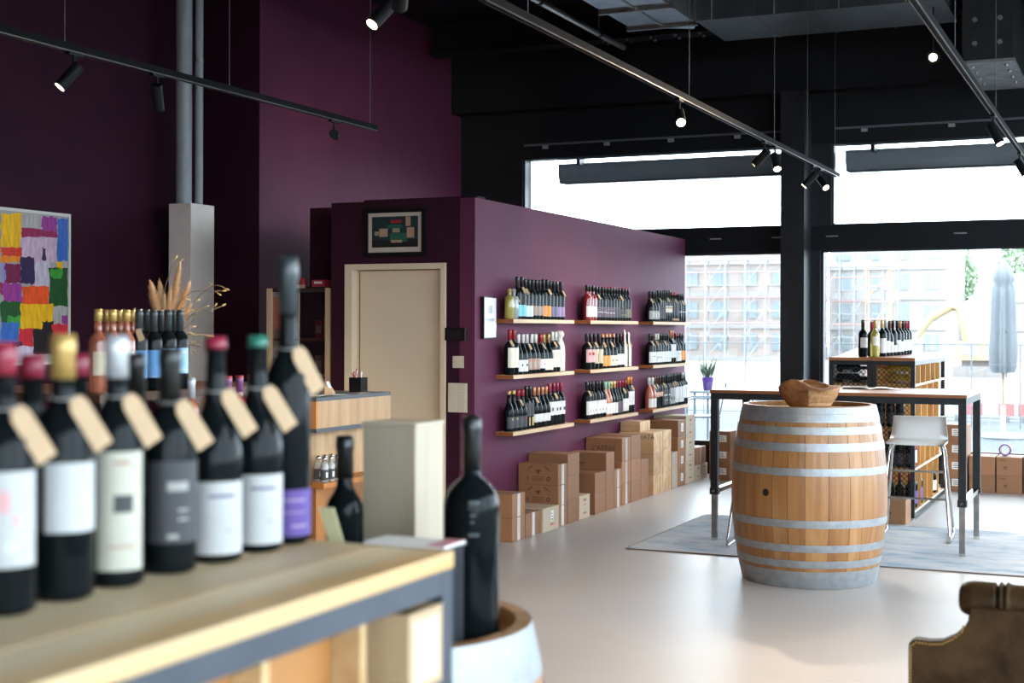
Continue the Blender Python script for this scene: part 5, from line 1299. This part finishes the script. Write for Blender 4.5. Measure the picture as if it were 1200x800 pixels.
# rolled top
g = G(); rr = .052; ax_pts = []
N = 120; vs = []; n = 24
for i in range(N + 1):
    x = -.292 + .584 * (i / N); k_ = min(i, N - i); e = 1 if k_ > 10 else 0; r_ = rr * (.55 + .45 * math.sqrt(1 - (1 - min(1, k_ / 10)) ** 2))
    fold = sum(.005 * math.exp(-((x - q) / .007) ** 2) for q in (-.175, -.16, .16, .175)) - sum(.010 * math.exp(-((x - q) / .004) ** 2) for q in (-.1675, .1675, -.185, .185))
    r_ = max(.003, r_ + (fold if e >= 1 else 0)) * (1 - .06 * math.exp(-((x + .12) / .05) ** 2))
    for j in range(n): a = 2 * PI * j / n; vs.append((x, -.235 + math.cos(a) * r_ * 1.15, .714 + math.sin(a) * r_))
g.add(vs, [(i * n + j, (i + 1) * n + j, (i + 1) * n + (j + 1) % n, i * n + (j + 1) % n) for i in range(N) for j in range(n)], 0, True)
g.add(vs[:n], [tuple(range(n))]); g.add(vs[-n:], [tuple(reversed(range(n)))])
g.build('back_roll', M_LEATHER, t)
for s in (-1, 1):
    g = G().box(s * .375 - .055, s * .375 + .055, -.243, .34, .10, .385); g.build('arm_panel', M_LEATHER, t, bev=.01)
    G().tube((s * .372, -.243, .39), (s * .372, .345, .39), .052, 22).build('arm_roll', M_LEATHER, t)
G().box(-.318, .318, -.243, .33, .10, .30).build('seat_base', M_LEATHER, t, bev=.01)
G().box(-.315, .315, -.163, .35, .302, .43).build('seat_cushion', M_LEATHER, t, bev=.03)
for (x, y) in ((-.39, -.27), (.39, -.27), (-.39, .28), (.39, .28)): G().tube((x, y, 0), (x, y, .099), .018, 12, r2=.028).build('foot', mat('dark_foot', (.03, .015, .01), .4), t)
nail = G().lathe([(.0042, 0), (.0036, .0018), (.002, .003), (0, .0034)], 8).mesh('brass_nail', M_BRASS)
edge = [(-.424, .12), (-.424, .572), (-.408, .584), (-.37, .582), (-.335, .586), (-.305, .603), (-.281, .626), (-.270, .65)]
L = 0; pts = []
for i in range(len(edge) - 1):
    (xa, za), (xb, zb) = edge[i], edge[i + 1]; d_ = math.hypot(xb - xa, zb - za); n = max(1, round(d_ / .0095))
    pts += [(xa + (xb - xa) * k / n, za + (zb - za) * k / n) for k in range(n)]
for (x, z) in pts:
    o = place('brass_nail', nail, t, (x, -.3005, z)); o.rotation_euler = (PI / 2, 0, 0)
    if z > .56:
        o = place('brass_nail', nail, t, (-x, -.3005, z)); o.rotation_euler = (PI / 2, 0, 0)

# ------------------------------------------------------------------ outdoors
M_GROUND = mat('terrace_concrete', (.048, .056, .064), .8, var=.1, vscale=2)
struct(G().box(-60, 60, YW + .281, 27, -.30, -.02).build('ground_terrace', M_GROUND))
struct(G().box(-120, 90, 27.01, 200, -1.6, -1.0).build('ground_site', mat('site_gravel', (0.260, 0.229, 0.198), .9, var=.2, vscale=.4)))
struct(G().box(XR + .26, 60, -40, YW + .28, -.30, -.02).build('ground_side', M_GROUND))
# closed parasol
t = thing('parasol', 'closed pale parasol on a round white base outside the right window', 'parasol', (-1.80, 20.8, -.02))
G().lathe([(0, 0), (.28, 0), (.29, .03), (.28, .065), (.08, .075), (0, .075)], 36).build('base', mat('white_base', (0.446, 0.459, 0.465), .5), t)
G().tube((0, 0, .0755), (0, 0, .46), .036, 14).build('socket', mat('white_base', (0.446, 0.459, 0.465), .5), t)
G().tube((0, 0, .461), (0, 0, 2.45), .019, 12).build('pole', mat('parasol_pole', (0.310, 0.236, 0.149), .5), t)
g = G(); n = 40; vs = []
for j, (z, r) in enumerate(((.92, .13), (1.0, .155), (1.25, .165), (1.55, .150), (1.85, .140), (2.08, .135), (2.16, .11), (2.22, .135), (2.34, .115), (2.46, .05), (2.49, .01))):
    for i in range(n):
        a = 2 * PI * i / n; rr = r * (1 + .20 * math.cos(a * 8) * (1 if z < 2.1 else .5)); vs.append((rr * math.cos(a), rr * math.sin(a), z))
g.add(vs, [(j * n + i, j * n + (i + 1) % n, (j + 1) * n + (i + 1) % n, (j + 1) * n + i) for j in range(10) for i in range(n)], 0, True)
g.build('folded_canopy', mat('parasol_cloth', (.18, .195, .205), .8), t)
G().lathe([(.142, 0), (.142, .05)], 24, c=(0, 0, 1.5)).build('strap', mat('parasol_cloth', (.18, .195, .205), .8), t)
# terrace chairs and table seen through the left window
def garden_chair(label, loc, rz):
    t = thing('terrace_chair', label, 'chair', loc, rz, 'chairs on the terrace'); m = mat('white_metal', (0.211, 0.236, 0.260), .4)
    G().box(-.21, .21, -.21, .21, .43, .45).build('seat', m, t)
    G().hexa([(-.21, .19, .47), (.21, .19, .47), (.21, .21, .47), (-.21, .21, .47)], [(-.20, .27, .86), (.20, .27, .86), (.20, .29, .86), (-.20, .29, .86)]).build('backrest', m, t)
    for s in (-1, 1):
        for y in (-.2, .2): G().tube((s * .2, y, 0), (s * .2, y * .95, .43), .013, 8).build('leg', m, t)
        G().path([(s * .225, -.2, .45), (s * .235, -.2, .64), (s * .235, -.12, .67), (s * .235, .2, .67)], .012, 8).build('armrest', m, t)
garden_chair('pale metal terrace chair outside, next to the end of the purple wall', (-5.0, 16.9, -.02), math.radians(-70))
garden_chair('pale metal terrace chair outside, behind the left end of the high table', (-4.02, 16.6, -.02), math.radians(100))
t = thing('terrace_table', 'pale terrace table outside with a flower pot on it', 'table', (-4.75, 17.7, -.02))
G().box(-.55, .55, -.35, .35, .70, .73).build('table_top', mat('white_metal', (0.211, 0.236, 0.260), .4), t)
for (x, y) in ((-.5, -.3), (.5, -.3), (-.5, .3), (.5, .3)): G().tube((x, y, 0), (x, y, .6995), .018, 8).build('leg', mat('white_metal', (0.211, 0.236, 0.260), .4), t)
t = thing('flower_pot', 'purple pot with a leafy plant on the terrace table outside', 'plant', (-5.12, 17.55, .7105))
G().lathe([(0, 0), (.055, 0), (.075, .16), (.08, .17), (.068, .17), (.055, .15), (0, .15)], 20).build('pot', mat('purple_pot', (0.081, 0.019, 0.186), .5), t)
g = G(); rn = random.Random(2)
for k in range(60):
    a = rn.uniform(0, 6.28); l = rn.uniform(.1, .3); b0 = Vector((rn.uniform(-.04, .04), rn.uniform(-.04, .04), .15)); tip = b0 + Vector((math.cos(a) * l * .55, math.sin(a) * l * .55, l)); sd = Vector((-math.sin(a), math.cos(a), 0)) * .012
    g.add([b0, (b0 + tip) / 2 + sd, tip, (b0 + tip) / 2 - sd], [(0, 1, 2, 3)])
stuff(g.build('foliage', mat('pot_foliage', (0.062, 0.105, 0.056), .7), t))
# fence, red-white barrier
M_FENCE = mat('fence_steel', (0.149, 0.155, 0.161), .5)
t = thing('site_fence', 'thin metal site fence across the street outside', 'fence', (-3.0, 23.0, -.02))
for k in range(14): G().tube((-4.5 + k * .72, 0, 0), (-4.5 + k * .72, 0, 1.30), .012, 6).build('post', M_FENCE, t)
for z in (.15, 1.29): G().tube((-4.6, 0, z), (5, 0, z), .009, 6).build('rail', M_FENCE, t)
for k in range(7):
    t = thing('barrier_board', 'red and white barrier board outside, %s from left' % ORD[k], 'barrier', (-5.6 + k * 1.05, 24.6, -.02), group='red and white barrier boards')
    for j in range(4): G().box(-.5 + j * .25, -.2505 + j * .25, -.02, .02, .10, .30).build('panel', mat('barrier_red', (.36, .13, .13), .5) if j % 2 == k % 2 else mat('barrier_white', (0.372, 0.372, 0.372), .5), t)
    for s in (-1, 1): G().box(s * .4 - .03, s * .4 + .03, -.15, .15, 0, .099).build('foot', M_FENCE, t)
# building site: facade, scaffolding, excavator
M_FAC = mat('facade_pale', (0.356, 0.335, 0.321), .8, var=.05, vscale=.3); M_FAC2 = mat('facade_pinkish', (0.356, 0.299, 0.271), .8); M_WIN = mat('far_window', (0.209, 0.257, 0.274), .3); M_SC = mat('scaffold_grey', (0.273, 0.286, 0.307), .6); M_SLAB = mat('facade_band', (0.347, 0.335, 0.329), .8)  # far window and scaffold tones lightened: flare washout is in their colour
def building(label, x0, x1, y, h, floors, bays, m, step, name='apartment_building'):
    t = thing(name, label, 'building', ((x0 + x1) / 2, y, -1.0)); hw = (x1 - x0) / 2
    G().box(-hw, hw, 0, 12, 0, h).build('facade', m, t)
    fh = h / floors; bw = 2 * hw / bays
    for fl in range(floors):
        G().box(-hw, hw, -.25, -.01, fl * fh, fl * fh + .35).build('floor_band', M_SLAB, t)
        for b_ in range(bays):
            xc = -hw + (b_ + .5) * bw
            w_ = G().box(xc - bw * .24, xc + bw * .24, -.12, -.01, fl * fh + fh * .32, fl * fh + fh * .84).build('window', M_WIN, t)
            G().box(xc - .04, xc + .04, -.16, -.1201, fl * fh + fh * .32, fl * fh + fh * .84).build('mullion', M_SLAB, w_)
    return t
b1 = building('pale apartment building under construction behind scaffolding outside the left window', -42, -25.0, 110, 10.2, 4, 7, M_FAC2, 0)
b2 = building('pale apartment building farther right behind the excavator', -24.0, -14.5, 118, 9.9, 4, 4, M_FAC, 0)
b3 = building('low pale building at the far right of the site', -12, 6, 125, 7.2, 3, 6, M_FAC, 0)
def scaffold(label, x0, x1, y, h, nx, nz, m=M_SC, dep=1.0):
    t = thing('scaffolding', label, 'scaffold', ((x0 + x1) / 2, y, -1.0)); hw = (x1 - x0) / 2
    for k in range(nx + 1):
        x = -hw + 2 * hw * k / nx
        for yy in (0, dep): G().tube((x, yy, 0), (x, yy, h), .05, 5).build('standard', m, t)
    for j in range(1, nz + 1):
        z = h * j / (nz + .3)
        G().box(-hw, hw, 0, dep, z - .06, z).build('deck', mat('scaffold_deck', (0.279, 0.260, 0.248), .7), t)
        G().tube((-hw, -.02, z + 1.0), (hw, -.02, z + 1.0), .05, 5).build('guard_rail', mat('guard_red', (0.341, 0.211, 0.186), .6), t)
        for k in range(0, nx, 2): G().tube((-hw + 2 * hw * k / nx, -.03, z - h / (nz + .3)), (-hw + 2 * hw * (k + 1) / nx, -.03, z), .035, 5).build('brace', m, t)
    return t
scaffold('grey scaffolding in front of the pale building outside the left window', -38, -25.2, 107.5, 10.5, 8, 5)
scaffold('grey scaffolding on the building left of the orange tower', -23.5, -17.8, 114, 10, 5, 5)
scaffold('orange scaffold tower standing on the building site', -16.9, -15.3, 95, 7.2, 1, 3, mat('tower_orange', (0.298, 0.208, 0.129), .6), 1.6)
t = thing('excavator', 'yellow excavator with bent arm on the building site', 'excavator', (-7.9, 78, -1.0)); M_EX = mat('excavator_yellow', (0.298, 0.233, 0.134), .5)
G().box(-1.1, 1.1, -.9, .9, .9, 1.9).build('cabin', M_EX, t); G().box(-.9, -.1, -.95, -.905, 1.2, 1.8).build('cabin_window', M_WIN, t)
for s in (-1, 1): G().box(-1.3, 1.3, s * .8 - .25, s * .8 + .25, .0, .6).build('track', mat('track_rubber', (0.174, 0.161, 0.155), .8), t)
G().box(-.9, .9, -.5, .5, .61, .899).build('undercarriage', mat('track_rubber', (0.174, 0.161, 0.155), .8), t)
def arm(name, pts, w_, radii):
    g = G().path([Vector((x, 0, z)) for x, z in pts], w_, 6, radii=radii); g.build(name, M_EX, t)
arm('boom', [(-.6, 1.3), (-.75, 2.6), (-1.0, 3.7), (-1.5, 3.75), (-2.5, 3.1)], .2, [.26, .30, .34, .28, .2])
arm('stick', [(-2.4, 3.3), (-2.9, 2.6), (-3.3, 2.0)], .16, [.22, .2, .14])
G().prism([(-3.7, 1.35), (-3.0, 1.5), (-3.15, 2.1), (-3.5, 2.1)], -.4, .4, 'y').build('bucket', mat('bucket_grey', (0.223, 0.211, 0.192), .6), t)
t = thing('gravel_mound', 'heap of pale gravel beside the excavator', 'mound', (-13.0, 72, -1.0))
g = G(); n = 22; rn = random.Random(6); vs = []
for j in range(6):
    u = j / 5
    for i in range(n): a = 2 * PI * i / n; r_ = (3.2 * (1 - u) + .05) * (1 + rn.uniform(-.07, .07)); vs.append((r_ * math.cos(a), r_ * .7 * math.sin(a), 1.6 * u ** .8 + rn.uniform(-.04, .04) * (0 < j)))
g.add(vs, [(j * n + i, j * n + (i + 1) % n, (j + 1) * n + (i + 1) % n, (j + 1) * n + i) for j in range(5) for i in range(n)], 0, True)
g.build('heap', mat('mound_gravel', (0.248, 0.217, 0.186), .9), t)
# trees far behind
rn = random.Random(9)
for k, (x, y, h) in enumerate(((-10.8, 141, 11.5), (-6.4, 143, 12.2), (-1.6, 142, 10.6), (3.2, 141, 11.2), (-16.6, 143, 11.0))):
    t = thing('tree', 'green tree far behind the building site, %s from left' % ('second', 'third', 'fourth', 'fifth', 'first')[k], 'tree', (x, y, -1.0), group='far trees')
    G().tube((0, 0, 0), (0, 0, h * .55), .2, 7, r2=.12).build('trunk', M_TWIG, t)
    g = G()
    for q in range(700):
        d = Vector((rn.gauss(0, 1), rn.gauss(0, 1), rn.gauss(0, 1))).normalized() * rn.uniform(.55, 1); p = Vector((d.x * 2.0, d.y * 2.0, h * .72 + d.z * h * .28))
        a = Vector((rn.gauss(0, 1), rn.gauss(0, 1), rn.gauss(0, 1))).normalized() * .3; b_ = a.orthogonal().normalized() * .22
        g.add([p - a, p + b_, p + a, p - b_], [(0, 1, 2, 3)])
    stuff(g.build('crown', mat('tree_green', (0.209, 0.287, 0.174), .8), t))

for o in bpy.data.objects:
    if o.type == 'MESH' and o.parent is not None and o.name.split('.')[0] in ('printed_emblem', 'printed_mark', 'printed_lines', 'printed_arrow', 'paper_core', 'notice_print', 'rivets', 'dry_pods', 'print_sheet'):
        o['kind'] = 'stuff'
